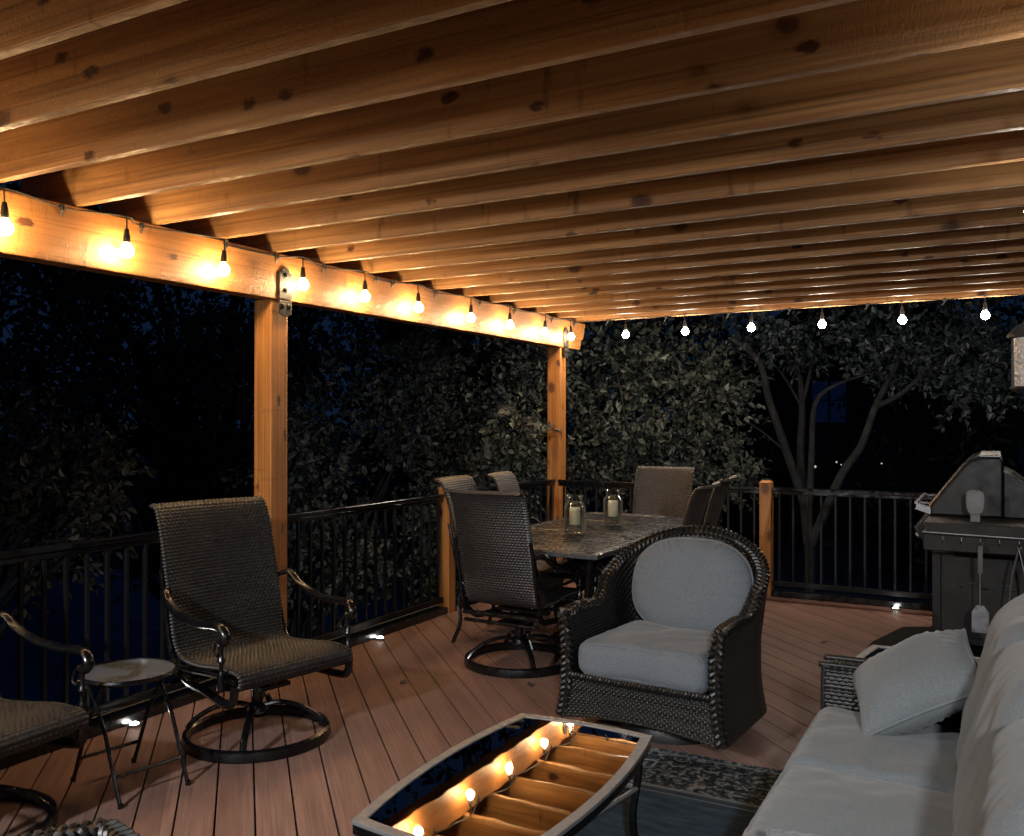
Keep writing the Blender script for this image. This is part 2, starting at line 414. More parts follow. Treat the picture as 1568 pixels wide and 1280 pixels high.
# house wall behind the camera with siding
hw = MB()
for i in range(24): hw.box((0, -1.06 - .0, -.0 + .06 + i * .13), (9, .03, .126), Matrix.Rotation(radians(5), 3, 'X'))
hw.box((0, -1.15, 1.4), (9, .1, 3.3))
tag(hw.build('house_wall', M['wallpaint'], smooth=0), 'beige lap sided house wall behind the deck seating', 'wall')

# ------------------------------------------------------------------ pergola
perg = empty('pergola', (-3.83, 4.05, 0), label='honey stained timber pergola with close joists over the deck', cat='pergola')
def timber(name, L, H, T, mat, parent, loc, rot=(0, 0, 0), bev=.005, shape=None):
    m = MB()
    if shape: m.prism(shape, -T / 2, T / 2, lambda x, z, h: (x, h, z))
    else: m.box((0, 0, 0), (L, T, H))
    o = m.build(name, mat, parent, smooth=0, bevel=bev)
    o.location = Vector(loc) - (Vector(parent.location) if parent and not parent.parent else Vector()); o.rotation_euler = rot
    return o
ZB0, ZB1 = 2.217, 2.49
BX = -3.80  # beam centre
for (px, py) in ((-3.83, 4.05), (-3.83, 8.0), (-3.83, .1), (1.75, 8.0), (1.75, 4.05)):
    timber('post', ZB0 + .02, .14, .14, M['post'], perg, (px, py, (ZB0 - .02) / 2), (0, radians(-90), 0), .009)
# beam with scalloped far end; runs along Y
L = 9.4; y_end = 8.50; bh = ZB1 - ZB0
def beam_shape():
    s_ = [(-L / 2, -bh / 2), (L / 2 - .17, -bh / 2)]
    s_ += [(L / 2 - .13, -bh / 2 + .01), (L / 2 - .115, -bh / 2 + .05)]
    for k in range(7): a = -pi / 2 + k / 6 * pi / 2; s_.append((L / 2 - .10 + .085 * sin(a + pi / 2) * 1.0, bh / 2 - .045 - .13 * cos(a + pi / 2)))
    s_ += [(L / 2, bh / 2 - .03), (L / 2, bh / 2), (-L / 2, bh / 2)]
    return s_
timber('beam', L, bh, .11, M['beam'], perg, (BX, y_end - L / 2, (ZB0 + ZB1) / 2), (0, 0, radians(90)), .006, beam_shape())
timber('beam', L, bh, .11, M['beam'], perg, (1.75, y_end - L / 2, (ZB0 + ZB1) / 2 + .083), (0, 0, radians(90)), .006, beam_shape())
JH, JT = .235, .040
slope = .006
for k in range(24):
    y = 8.30 - .43 * k + (.02 if k == 15 else .08 if k == 16 else 0)
    L_ = 6.6; xc = -4.15 + L_ / 2
    jit = random.uniform(-.004, .004)
    z = ZB1 + JH / 2 + slope * (xc + 3.73) + .001 + random.uniform(0, .003)
    timber('joist', L_, JH, JT, M['joist'], perg, (xc, y + jit, z), (random.uniform(-.006, .006), -math.atan(slope), random.uniform(-.0015, .0015)), .004)
# short blocking between the joists above the beam is open; roof boards lie on top
rf = MB(); 
for k in range(66):
    rf.box((-4.2 + .145 * k - .0, 0, 0), (.141, 10.2, .022))
o = rf.build('roof_boards', M['roof'], perg, smooth=0)
o.location = Vector((0, 3.6, ZB1 + JH + .013 + slope * 3.73)) - perg.location; o.rotation_euler = (0, -math.atan(slope), 0)
# iron plates between beam and posts
def bracket(loc, rz):
    m = MB()
    def plate(w, h, z0, up):
        o_ = [(-w / 2, z0), (w / 2, z0), (w / 2, z0 + up * h * .78)]
        for k in range(5): a = k / 4 * pi; o_.append((w * .36 * cos(a), z0 + up * (h * .80 + h * .16 * sin(a))))
        o_.append((-w / 2, z0 + up * h * .78)); return o_
    m.prism(plate(.105, .20, .004, 1), 0, .008, lambda x, z, h: (h, x, z))
    m.prism(plate(.105, .10, -.004, -1)[::-1], 0, .008, lambda x, z, h: (h, x, z))
    b = m.build('bracket', M['iron'], perg, smooth=0, bevel=.002); b.location = Vector(loc) - perg.location; b.rotation_euler = (0, 0, rz)
    for (y, z) in ((0, .145), (0, .06), (-.028, -.035), (.028, -.035)):
        q = MB(); q.lathe([(.017, 0), (.017, .004), (.010, .006), (.010, .014), (0, .015)], 12, mat=Matrix.Rotation(radians(90), 3, 'Y'))
        q.build('bolt', M['iron'], b).location = (.008, y, z)
for y in (4.05, 8.0): bracket((-3.740, y + .02, ZB0), 0)

# ------------------------------------------------------------------ railings
def rail_section(p0, p1, label, group='black metal railing sections'):
    p0 = Vector((*p0, 0)); p1 = Vector((*p1, 0)); d_ = p1 - p0; L_ = d_.length
    root = empty('railing', p0, atan2(d_.y, d_.x), label=label, cat='railing', group=group)
    m = MB(); m.box((L_ / 2, 0, .915), (L_, .052, .030)); m.box((L_ / 2, 0, .885), (L_ - .002, .030, .030)); m.build('top_rail', M['blackgloss'], root, smooth=0, bevel=.006)
    m = MB(); m.box((L_ / 2, 0, .105), (L_, .036, .042)); m.build('bottom_rail', M['blackmatte'], root, smooth=0, bevel=.004)
    m = MB(); m.box((L_ / 2, .0, .026), (L_, .115, .050)); m.build('kerb', M['black'], root, smooth=0, bevel=.006)
    n = int(round(L_ / .112)); me = None
    for i in range(n):
        x = L_ * (i + .5) / n
        if me is None:
            m = MB(); m.box((0, 0, .4985), (.019, .019, .745)); b = m.build('baluster', M['blackmatte'], root, smooth=0, bevel=.002); me = b
        else:
            b = me.copy(); col.objects.link(b); b.parent = root
        b.location = (x, 0, 0)
    return root
RX, RY = -3.83, 7.90
rail_section((RX, 3.98), (RX, 2.10), 'railing run beside the left swivel chair, left of the near pergola post')
rail_section((RX, 2.0), (RX, .17), 'railing run nearest the house behind the camera on the left side')
rail_section((RX, 5.93), (RX, 4.12), 'railing run between the near pergola post and the short wooden post')
rail_section((RX, 7.93), (RX, 6.03), 'railing run behind the dining chairs up to the corner pergola post')
rail_section((RX + .07, RY), (-1.82, RY), 'back railing run between the corner pergola post and the short post')
rail_section((-1.72, RY), (.23, RY), 'back railing run between the short post and the grill')
rail_section((.33, RY), (1.68, RY), 'back railing run hidden behind the grill at the right')
def short_post(x, y, label, hgt=.99):
    root = empty('rail_post', (x, y, 0), label=label, cat='post', group='short wooden railing posts')
    o = timber('shaft', hgt, .10, .10, M['post'], root, (0, 0, 0), (0, radians(-90), 0), .008); o.location = (0, 0, hgt / 2 - .02)
    m = MB(); m.prism([(-.05, -.05), (.05, -.05), (.05, .05), (-.05, .05)], hgt - .022, hgt - .0)
    s_ = .05; t_ = .03
    m = MB(); m.add([(-s_, -s_, 0), (s_, -s_, 0), (s_, s_, 0), (-s_, s_, 0), (-t_, -t_, .018), (t_, -t_, .018), (t_, t_, .018), (-t_, t_, .018)],
          [(3, 2, 1, 0), (4, 5, 6, 7), (0, 1, 5, 4), (1, 2, 6, 5), (2, 3, 7, 6), (3, 0, 4, 7)])
    m.build('cap', M['post'], root, smooth=0).location = (0, 0, hgt - .019)
    return root
short_post(RX + .015, 5.98, 'short wooden post left of the dining chairs, black rails on both sides')
short_post(-1.77, RY - .02, 'short wooden post behind the round backed armchair')
short_post(RX, 2.05, 'short wooden post beyond the left picture edge'); short_post(.28, RY, 'short wooden post hidden behind the grill')

# ------------------------------------------------------------------ deck lights
dl = None
for (x, y, lab) in ((-3.745, 3.02, 'lit deck light on the floor beneath the folding side table'), (-3.745, 5.02, 'lit deck light by the railing between the swivel chair and the dining chair'), (-.73, 7.79, 'lit deck light at the back railing left of the grill')):
    if dl is None:
        dl = empty('deck_light', (x, y, 0), cat='light', group='small round deck lights')
        m = MB(); m.lathe([(.036, .001), (.036, .006), (.028, .010), (.022, .010), (.022, .001)], 20); m.build('bezel', M['steel'], dl)
        m = MB(); m.lathe([(.021, .002), (.021, .009), (.014, .016), (0, .019)], 16); m.build('lens', M['led'], dl); o = dl
    else: o = copy_tree(dl)
    o.location = (x, y, 0); o['label'] = lab

# ------------------------------------------------------------------ string lights
def string(name, pts, anchors, label, mat, side, drop=.155):
    """pts: bulb positions (x,y,z of bulb centre); anchors: hook points on the timber"""
    root = empty(name, anchors[0], label=label, cat='string lights', group='string lights round the pergola')
    O = Vector(anchors[0])
    # cable: through anchors and bulb tops with slight sag
    allp = sorted([(Vector(a), 0) for a in anchors] + [(Vector(p) + Vector((0, 0, drop)), 1) for p in pts], key=lambda q: q[0].dot(side))
    m = MB(); P = [q[0] - O for q in allp]; m.tube(spline(P, 6), .0042, 6); m.build('cable', M['cable'], root)
    for a in anchors[::1]:
        m = MB(); c_ = Vector(a) - O; m.tube([c_ + Vector((0, 0, .012)), c_ + Vector((0, 0, -.014))], .012, 8); m.tube([c_ + Vector((0, 0, -.012)), c_ + Vector((-.012, 0, -.035)), c_ + Vector((-.02, 0, -.045))], .006, 6)
        m.build('hook', M['cable'], root)
    sk = None
    for p in pts:
        c_ = Vector(p) - O
        if sk is None:
            m = MB(); m.tube([(0, 0, drop), (0, 0, .075)], .0035, 6)
            m.lathe([(.006, .098), (.011, .094), (.014, .07), (.0165, .060), (.0165, .030), (.013, .028)], 14)
            sk = m.build('socket', M['cable'], root); 
            m = MB(); m.lathe([(.012, .030), (.015, .022), (.028, .006), (.033, -.009), (.031, -.024), (.021, -.037), (.008, -.042), (0, -.043)], 20); bl = m.build('bulb', mat, sk)
            s_ = sk
        else:
            s_ = sk.copy(); col.objects.link(s_); s_.parent = root; b = bl.copy(); col.objects.link(b); b.parent = s_
        s_.location = c_; s_.rotation_euler = (random.uniform(-.06, .06), random.uniform(-.06, .06), 0)
    return root
lb = [2.31, 2.91, 3.52, 4.15, 4.75, 5.37, 6.10, 6.74, 7.41, 7.99]
left_pts = [(-3.67, y, 2.325 + random.uniform(-.006, .006)) for y in [-.1, .5, 1.1, 1.7] + lb]
left_anch = [(-3.735, y, 2.468) for y in [-.4, .2, .8, 1.4, 2.0, 2.62, 3.05, 3.6, 4.0, 4.42, 4.95, 5.15, 5.7, 6.35, 6.95, 7.7, 8.2]]
string('string_lights', left_pts, left_anch, 'warm string light bulbs hung along the inner face of the left pergola beam', M['bulb'], Vector((0, 1, 0)))
fy = 8.26
fp = [(-3.11, 2.38), (-2.53, 2.385), (-1.93, 2.39), (-1.33, 2.39), (-.70, 2.395), (-.10, 2.40), (.5, 2.40), (1.1, 2.40)]
far_pts = [(x * 1.032, fy, z - .03) for x, z in fp]
string('string_lights', far_pts, [(x, fy, 2.488 + slope * (x + 3.7)) for x in (-3.75, -3.4, -2.8, -2.2, -1.65, -1.0, -.4, .2, .8, 1.5)], 'pale string light bulbs hanging along the far joist against the trees', M['bulbfar'], Vector((1, 0, 0)))
string('string_lights', [(.116 + .03 * (y < 4), y, 2.33) for y in (2.6, 4.03)], [(.20, y, 2.50) for y in (.9, 1.8, 2.7, 3.6, 4.4)], 'string light bulbs under the joists at the right edge near the hanging lantern', M['bulbside'], Vector((0, 1, 0)), .17)

# ------------------------------------------------------------------ lanterns
def lantern(loc, lit, label):
    root = empty('lantern', loc, label=label, cat='lantern', group='pergola lanterns')
    m = MB(); m.lathe([(.0, .215), (.008, .21), (.012, .2), (.006, .185), (.014, .175), (.020, .16), (.030, .15), (.055, .135), (.085, .105), (.090, .095), (.088, .088), (.062, .086)], 8); m.build('cap', M['iron'], root)
    m = MB(); m.lathe([(.066, .088), (.063, -.105)], 24); m.build('glass', M['lampglow'] if lit else M['hammered'], root)
    m = MB(); m.lathe([(.074, -.104), (.078, -.112), (.070, -.122), (.03, -.135), (.012, -.15), (0, -.158)], 8)
    for k in range(4):
        a = k * pi / 2; m.box((.066 * cos(a), .066 * sin(a), -.01), (.010, .010, .195))
    m.build('frame', M['iron'], root)
    m = MB()
    z = .21
    for k in range(int((.48) / .028)):
        pts = [(.008 * cos(a) * (k % 2), .008 * cos(a) * ((k + 1) % 2), z + .016 + .018 * sin(a)) for a in [i * pi / 5 for i in range(10)]]
        m.tube(pts, .0022, 5, closed=True); z += .028
    if not lit: m.build('chain', M['iron'], root)
    return root
lantern((.112, 4.08, 1.745), False, 'unlit hammered glass lantern hanging at the right picture edge')
for lx, lab in zip(LAMPS, ('unseen lantern added on the house wall at the left behind the camera to carry a key light', 'unseen lantern added on the house wall at the right behind the camera to carry a key light')):
    lantern((lx, -.90, 2.05), True, lab)
    point_light('added_key_light', (lx, -.72, 2.06), KEY_W, KEY_COL, .07)  # key spots for light from the house; their lantern bodies are added

# ------------------------------------------------------------------ sling chairs (facing +x)
def weave_panel(prof, width, rowp=.0165, colp=.022, thick=.008, dish=.035, amp=.0085, wide=lambda s: 1.0):
    P, L = resample(spline([(x, 0, z) for x, z in prof], 10), rowp / 4)
    nv = len(P) - 1; side = int(width / colp) * 4; tot = side * 2 + 4
    m = MB(); W = width
    N = []
    for i in range(len(P)):
        t_ = (P[min(i + 1, nv)] - P[max(i - 1, 0)]).normalized(); N.append(Vector((t_.z, 0, -t_.x)))   # left-hand normal in xz
    vs = []; fs = []
    for i in range(nv + 1):
        s_ = i * L / nv; row = floor(s_ / rowp); rb = abs(sin(pi * s_ / rowp)) ** .9
        hw_ = W / 2 * wide(s_ / L)
        for j in range(tot):
            if j <= side: u = j / side; sg = 1
            elif j < side + 2: u = 1.0; sg = 0
            elif j <= tot - 2: u = 1 - (j - side - 2) / side; sg = -1
            else: u = 0; sg = 0
            y = (u - .5) * 2 * hw_
            edge = min(u, 1 - u) * W
            a_ = .5 + .5 * cos(2 * pi * (u * W) / colp + pi * row)
            if edge < .022: a_ = 1.0
            dsp = amp * rb * (.35 + .65 * a_)
            off = sg * (thick / 2 + dsp)
            if sg == 0: y += (.004 + dsp) * (1 if u > .5 else -1)
            dsh = dish * (1 - (2 * u - 1) ** 2) * min(1, max(0, (s_ / L - .42) / .2))
            p = P[i] + N[i] * off + Vector((-dsh, y, 0))
            vs.append(p)
    for i in range(nv):
        for j in range(tot):
            k = (j + 1) % tot; fs.append((i * tot + j, i * tot + k, (i + 1) * tot + k, (i + 1) * tot + j))
    fs += [tuple(range(tot)), tuple(nv * tot + k for k in range(tot))[::-1]]
    return m.add(vs, fs)
PROF = [(.30, .355), (.315, .385), (.285, .412), (.15, .415), (0, .398), (-.15, .392), (-.215, .415), (-.245, .48), (-.262, .60), (-.30, .76), (-.335, .90), (-.37, 1.01), (-.405, 1.075), (-.45, 1.09)]
def sling_chair(name, label, cat, base, width, mat, group=None, prof=PROF):
    root = empty(name, (0, 0, 0), label=label, cat=cat, group=group)
    hw_ = width / 2
    weave_panel(prof, width, wide=lambda s: 1.0 - .05 * math.exp(-((s - .42) / .10) ** 2)).build('woven_sling', mat, root, smooth=70)
    # side rails under the seat and up the back
    m = MB()
    for sy in (-1, 1):
        y = sy * (hw_ + .012)
        m.tube(spline([(.29, y, .375), (.15, y, .385), (-.12, y, .37), (-.225, y, .40), (-.272, y, .52), (-.31, y, .70), (-.335, y, .80)], 6), .0115, 8)
        m.tube(spline([(.285, y, .365), (.275, y, .30), (.22, y, .275), (0, y * .9, .285), (-.14, y * .9, .30), (-.235, y, .375)], 6), .019, 8)
    for (x, z, r) in ((.27, .345, .013), (.02, .35, .010), (-.235, .335, .015), (-.225, .285, .012)):
        m.tube([(x, -hw_ - .012, z), (x, hw_ + .012, z)], r, 8)
    m.build('seat_frame', M['castmetal'], root)
    for sy in (-1, 1):
        y = sy * (hw_ + .045)
        m = MB()
        A = spline([(-.295, y - sy * .03, .70), (-.24, y, .715), (-.17, y + sy * .012, .665), (-.06, y + sy * .018, .625), (.08, y + sy * .016, .612), (.19, y + sy * .01, .618), (.245, y + sy * .004, .612), (.272, y, .580), (.255, y, .552), (.225, y, .556)], 7)
        rr = [.014 + .008 * min(1, i / 14) * (1 if i < len(A) * .8 else .95) for i in range(len(A))]
        m.tube(A, rr, 10, flat=.8)
        arm = m.build('arm', M['castmetal'], root)
        m = MB()
        # turned support below the arm front
        c_ = Vector((.235, y, 0))
        m.lathe([(.010, .56), (.017, .548), (.011, .535), (.009, .50), (.015, .485), (.019, .472), (.010, .458), (.008, .44), (.013, .425), (.018, .405), (.018, .35), (.012, .34)], 12, c_)
        m.tube(spline([c_ + Vector((0, 0, .565)), c_ + Vector((-.04, 0, .54)), c_ + Vector((-.055, 0, .505)), c_ + Vector((-.035, 0, .485)), c_ + Vector((-.02, 0, .505))], 5), .006, 6)
        m.tube([c_ + Vector((0, 0, .37)), (.235, sy * (hw_ + .005), .345)], .014, 8)
        m.build('arm_support', M['castmetal'], arm)
    if base == 'swivel':
        m = MB()
        m.box((-.01, 0, .268), (.30, .16, .018)); m.box((.04, 0, .315), (.05, .36, .018)); m.box((-.10, 0, .315), (.05, .36, .018))
        m.lathe([(.055, .30), (.06, .255), (.03, .24), (.026, .17), (.045, .155), (.05, .13), (.03, .115), (0, .11)], 18, (-.01, 0, 0))
        m.build('swivel_mount', M['castmetal'], root)
        for k in range(4):
            a = pi / 4 + k * pi / 2; d_ = Vector((cos(a), sin(a), 0)); c_ = Vector((-.01, 0, 0))
            m = MB(); m.tube(spline([c_ + d_ * .03 + Vector((0, 0, .15)), c_ + d_ * .10 + Vector((0, 0, .165)), c_ + d_ * .20 + Vector((0, 0, .145)), c_ + d_ * .285 + Vector((0, 0, .095)), c_ + d_ * .325 + Vector((0, 0, .05))], 6), .016, 8, flat=.75)
            m.build('leg', M['castmetal'], root)
        m = MB(); R_ = .325
        prof_ = [(R_ - .012, .0), (R_ + .014, .0), (R_ + .018, .012), (R_ + .012, .044), (R_ - .004, .052), (R_ - .016, .04)]
        m.grid(lambda u, v: (-.01 + prof_[int(round(v * 6)) % 6][0] * cos(2 * pi * u), prof_[int(round(v * 6)) % 6][0] * sin(2 * pi * u), prof_[int(round(v * 6)) % 6][1]), 56, 6, True, True)
        m.build('ring_base', M['castmetal'], root)
    else:
        for sx in (-1, 1):
            for sy in (-1, 1):
                x = .235 if sx > 0 else -.23; y = sy * (hw_ + .02)
                m = MB(); m.tube(spline([(x, y, .40), (x + sx * .018, y + sy * .012, .28), (x + sx * .008, y + sy * .010, .14), (x + sx * .05, y + sy * .022, .02), (x + sx * .055, y + sy * .024, 0)], 6), [.017] * 8 + [.014] * 17, 8)
                m.build('leg', M['castmetal'], root)
    return root
def place(o, x, y, deg, label=None, s=1.0):
    o.location = (x, y, 0); o.rotation_euler = (0, 0, radians(deg)); o.scale = (s, s, s)
    if label: o['label'] = label
    return o
chA = sling_chair('swivel_chair', '', 'chair', 'swivel', .60, M['sling'], 'high backed woven swivel chairs')
place(chA, -3.09, 3.19, -12, 'woven high back swivel chair facing right beside the near pergola post')
chB = copy_tree(chA); place(chB, -3.31, 1.90, 2, 'woven swivel chair cut off by the left picture edge, only arm and seat in view')
chD = sling_chair('swivel_chair', '', 'chair', 'swivel', .50, M['sling'], 'woven dining chairs')
place(chD, -2.62, 4.95, 88, 'woven swivel dining chair seen from behind at the near end of the table')
chS = sling_chair('dining_chair', '', 'chair', 'legs', .50, M['slinglight'], 'woven dining chairs')
place(chS, -2.55, 7.13, -88, 'woven dining chair facing the camera at the far end of the table')
for x, y, a, lab in ((-3.00, 5.50, 6, 'woven dining chair partly hidden behind the near dining chair, left of the table'),
                     (-2.97, 6.16, 12, 'woven dining chair on the left of the table nearest the corner pergola post'),
                     (-2.07, 5.66, 184, 'woven dining chair right of the table, nearer of the two seen from the side'),
                     (-2.14, 6.38, 186, 'woven dining chair right of the table, farther of the two, next to the short post')):
    place(copy_tree(chS), x, y, a, lab)

# ------------------------------------------------------------------ dining table
tb = empty('dining_table', (-2.54, 5.9, 0), label='dark cast metal lattice dining table with two glass jars on it', cat='table')
TX0, TX1, TY0, TY1 = -.51, .51, -1.12, 1.10; TZ = .73
outl = [(TX1, TY0), (TX1, TY1 - .28), (TX1 - .3, TY1), (TX0 + .05, TY1), (TX0, TY1 - .05), (TX0, TY0 + .72), (TX0 + .45, TY0)]
def inset(poly, d_):
    n = len(poly); out = []
    for i in range(n):
        a, b, c_ = Vector(poly[i - 1]), Vector(poly[i]), Vector(poly[(i + 1) % n])
        e1 = (b - a).normalized(); e2 = (c_ - b).normalized(); n1 = Vector((-e1.y, e1.x)); n2 = Vector((-e2.y, e2.x))
        k = d_ / max(.2, 1 + n1.dot(n2)); q = b + (n1 + n2) * k; out.append((q.x, q.y))
    return out
def frame_ring(m, outer, inner, z0, z1):
    n = len(outer)
    vs = [(x, y, z1) for x, y in outer] + [(x, y, z1) for x, y in inner] + [(x, y, z0) for x, y in outer] + [(x, y, z0) for x, y in inner]
    fs = []
    for i in range(n):
        j = (i + 1) % n; fs += [(i, j, n + j, n + i), (2 * n + j, 2 * n + i, 3 * n + i, 3 * n + j), (i, 2 * n + i, 2 * n + j, j), (n + i, n + j, 3 * n + j, 3 * n + i)]
    m.add(vs, fs)
M['tabletop'] = simple('cast_lattice_metal', (.050, .054, .060), .30, .1, .8, 6, .2, .05, 40)
inn = inset(outl, .055)
m = MB(); frame_ring(m, outl, inn, TZ - .028, TZ); frame_ring(m, inset(outl, .012), inset(outl, .022), TZ - .002, TZ + .005); m.build('rim', M['tabletop'], tb, smooth=0, bevel=.003)
def inside(x, y, poly):
    return all((poly[(i + 1) % len(poly)][0] - poly[i][0]) * (y - poly[i][1]) - (poly[(i + 1) % len(poly)][1] - poly[i][1]) * (x - poly[i][0]) > 0 for i in range(len(poly)))
m = MB(); m.prism(inset(outl, .05), TZ - .022, TZ - .013); m.build('gap_shade_panel', M['blackmatte'], tb, smooth=0)  # black sheet put in as the shade inside the lattice gaps
m = MB(); c_ = .066; pin = inset(outl, .07)
for i in range(-14, 14):
    for j in range(-28, 28):
        x, y = (i + .5) * c_, (j + .5) * c_
        if not inside(x, y, pin): continue
        for k in (-1, 1):
            if (i + j) % 2: m.box((x, y + k * .0165, TZ - .006), (.066, .020, .010))
            else: m.box((x + k * .0165, y, TZ - .007), (.020, .060, .0085))
m.box((0, -.45, TZ - .006), (.03, 1.2, .010)) if False else None
m.build('lattice', M['tabletop'], tb, smooth=0)
m = MB(); m.box((.0, -.15, TZ - .004), (.88, .028, .012)); m.box((0, .55, TZ - .004), (.88, .028, .012))
m.build('cross_bar', M['tabletop'], tb, smooth=0, bevel=.003)
m = MB(); m.lathe([(.04, TZ - .01), (.042, TZ + .003), (.022, TZ + .004), (.022, TZ - .01)], 18); m.build('umbrella_ring', M['tabletop'], tb)
for (x, y) in ((.36, -.86), (.36, .74), (-.36, .74), (-.30, -.45)):
    m = MB(); m.tube(spline([(x, y, TZ - .03), (x * .86, y * .92, .5), (x * .80, y * .88, .3), (x * .9, y * .95, .12), (x * 1.02, y * 1.02, .0)], 6), [.024] * 8 + [.019] * 17, 8); m.build('leg', M['castmetal'], tb)
m = MB(); m.tube([(.29, -.76, .3), (-.26, -.40, .3)], .011, 6); m.tube([(.29, .66, .3), (-.29, .66, .3)], .011, 6); m.tube([(.30, -.76, .3), (.30, .66, .3)], .011, 6); m.tube([(-.26, -.4, .3), (-.29, .66, .3)], .011, 6)
m.build('stretcher', M['castmetal'], tb)

def jar(x, y, label):
    root = empty('glass_jar', (x, y, TZ + .0052), label=label, cat='jar', group='glass candle jars on the dining table')
    m = MB(); R_ = .071
    out = [(0, .0), (R_ - .012, .0), (R_ - .002, .006), (R_, .02), (R_, .175), (R_ - .006, .198), (R_ - .02, .213), (R_ - .024, .225), (R_ - .022, .245), (R_ - .012, .258), (R_ - .014, .262)]
    inn_ = [(R_ - .018, .258), (R_ - .027, .245), (R_ - .029, .225), (R_ - .024, .209), (R_ - .010, .196), (R_ - .005, .175), (R_ - .005, .022), (R_ - .012, .014), (0, .016)]
    m.lathe(out + inn_, 36); m.build('glass', M['glass'], root, smooth=60)
    m = MB(); m.lathe([(0, .0172), (.045, .0172), (.05, .022), (.03, .03), (.012, .036), (.012, .052), (.034, .06), (.036, .064), (0, .064)], 24); m.build('candle_stand', M['glass'], root)
    c = empty('candle', (x, y, TZ + .0052 + .065), label='ivory pillar candle inside ' + label.split('glass jar ')[1], cat='candle', group='ivory candles')
    m = MB(); m.lathe([(0, .0), (.036, .0), (.037, .004), (.037, .108), (.033, .114), (.026, .110), (0, .104)], 26); m.build('wax', M['wax'], c)
    m = MB(); m.tube([(0, 0, .103), (.001, 0, .112), (.003, .001, .119)], .0013, 5); m.build('wick', M['cable'], c)
jar(-2.53, 5.57, 'clear glass jar nearer to the camera on the lattice table')
jar(-2.50, 6.18, 'clear glass jar farther back on the lattice table')

# ------------------------------------------------------------------ folding side table
st = empty('side_table', (-3.17, 2.53, 0), radians(-10), label='small round pebbled glass folding table between the two swivel chairs', cat='table')
m = MB(); m.lathe([(.0, .462), (.178, .462), (.178, .468), (0, .468)], 44); m.build('glass_top', M['pebble'], st)
m = MB(); m.lathe([(.178, .455), (.192, .455), (.195, .463), (.190, .472), (.180, .472), (.178, .462)], 44); m.build('rim', M['castmetal'], st)
for s_ in (-1, 1):
    m = MB(); w_ = .145 - (.012 if s_ < 0 else 0)
    P = [(s_ * .20, -w_, .008), (s_ * .08, -w_, .27), (-s_ * .06, -w_, .45)]
    m.tube(P, .0085, 8); m.tube([(p[0], w_, p[2]) for p in P], .0085, 8)
    m.tube([(s_ * .155, -w_, .105), (s_ * .155, w_, .105)], .007, 6); m.tube([(-s_ * .06, -w_, .45), (-s_ * .06, w_, .45)], .0085, 6)
    m.lathe([(.011, 0), (.011, .018), (0, .02)], 8, (s_ * .203, -w_, 0)); m.lathe([(.011, 0), (.011, .018), (0, .02)], 8, (s_ * .203, w_, 0))
    m.build('leg_frame', M['castmetal'], st)
m = MB(); m.tube([(.035, -.15, .345), (.035, .15, .345)], .006, 6); m.tube([(-.17, -.1, .448), (.17, -.1, .448)], .006, 6); m.tube([(-.17, .1, .448), (.17, .1, .448)], .006, 6); m.build('hinge_rod', M['castmetal'], st)

# ------------------------------------------------------------------ cushions
def rbox(lx, ly, lz, r, crown=.02, n=26, seed=0, lump=.006, wr=0.0):
    m = MB(); a, b, c_ = lx / 2, ly / 2, lz / 2
    def P(p):
        q = Vector((max(-a + r, min(a - r, p.x)), max(-b + r, min(b - r, p.y)), max(-c_ + r, min(c_ - r, p.z))))
        d_ = p - q; p2 = q + d_.normalized() * r if d_.length > 1e-9 else p
        f_ = (1 - (p2.x / a) ** 2) * (1 - (p2.y / b) ** 2); sg = p2.z / c_
        p2.z += crown * max(0, f_) ** .7 * sg
        # sides bulge
        g_ = 1 - (p.z / c_) ** 2
        nz = hnoise(p2.x * 5 + seed, p2.y * 5, p2.z * 5) * lump + hnoise(p2.x * 13 + seed, p2.y * 13, p2.z * 9) * lump * .4
        if wr: # small pulls along the seams
            ed = 1 - min(1, min(a - abs(p2.x), b - abs(p2.y)) / .09)
            ed = max(0, ed); t_ = p2.x if (b - abs(p2.y)) < (a - abs(p2.x)) else p2.y
            p2.z += wr * ed * ed * sin(t_ * 95 + 4 * hnoise(t_ * 7, seed)) * (.5 + hnoise(t_ * 9, seed + 5)) * sg
        p2 += Vector((p2.x / a * .010 * g_, p2.y / b * .010 * g_, 0)) + Vector((nz * .5, nz * .5, nz))
        return p2
    for ax in range(3):
        for sg in (-1, 1):
            dims = [a, b, c_]; o1, o2 = [i for i in range(3) if i != ax]
            n1 = max(6, int(n * dims[o1] / max(dims))); n2 = max(6, int(n * dims[o2] / max(dims)))
            def fn(u, v):
                p = [0, 0, 0]; p[ax] = sg * dims[ax]
                # denser at the borders
                uu = sin((u - .5) * pi) ; vv = sin((v - .5) * pi)
                p[o1] = dims[o1] * uu; p[o2] = dims[o2] * vv; return P(Vector(p))
            m.grid(fn, n1, n2)
    return m
def cushion(name, lx, ly, lz, r, mat, parent, loc, rot, crown=.02, seed=0, piping=True, wr=.003, n=44, lump=.006, dz=.0):
    o = rbox(lx, ly, lz, r, crown, n, seed, lump, wr).build(name, mat, parent, smooth=80, weld=True)
    o.location = loc; o.rotation_euler = rot
    if piping:
        m = MB()
        for sg in (-1, 1):
            a, b = lx / 2 - r * .30, ly / 2 - r * .30; z = sg * (lz / 2 - r * .30); pts = []
            for k in range(80):
                t_ = 2 * pi * k / 80; cc, ss = cos(t_), sin(t_); e_ = .22
                x = a * math.copysign(abs(cc) ** e_, cc); y = b * math.copysign(abs(ss) ** e_, ss)
                pts.append((x * 1.005, y * 1.005, z + .0022 * hnoise(k * .5, seed)))
            m.tube(pts, .0056, 6, closed=True)
        m.build('piping', mat, o)
    return o

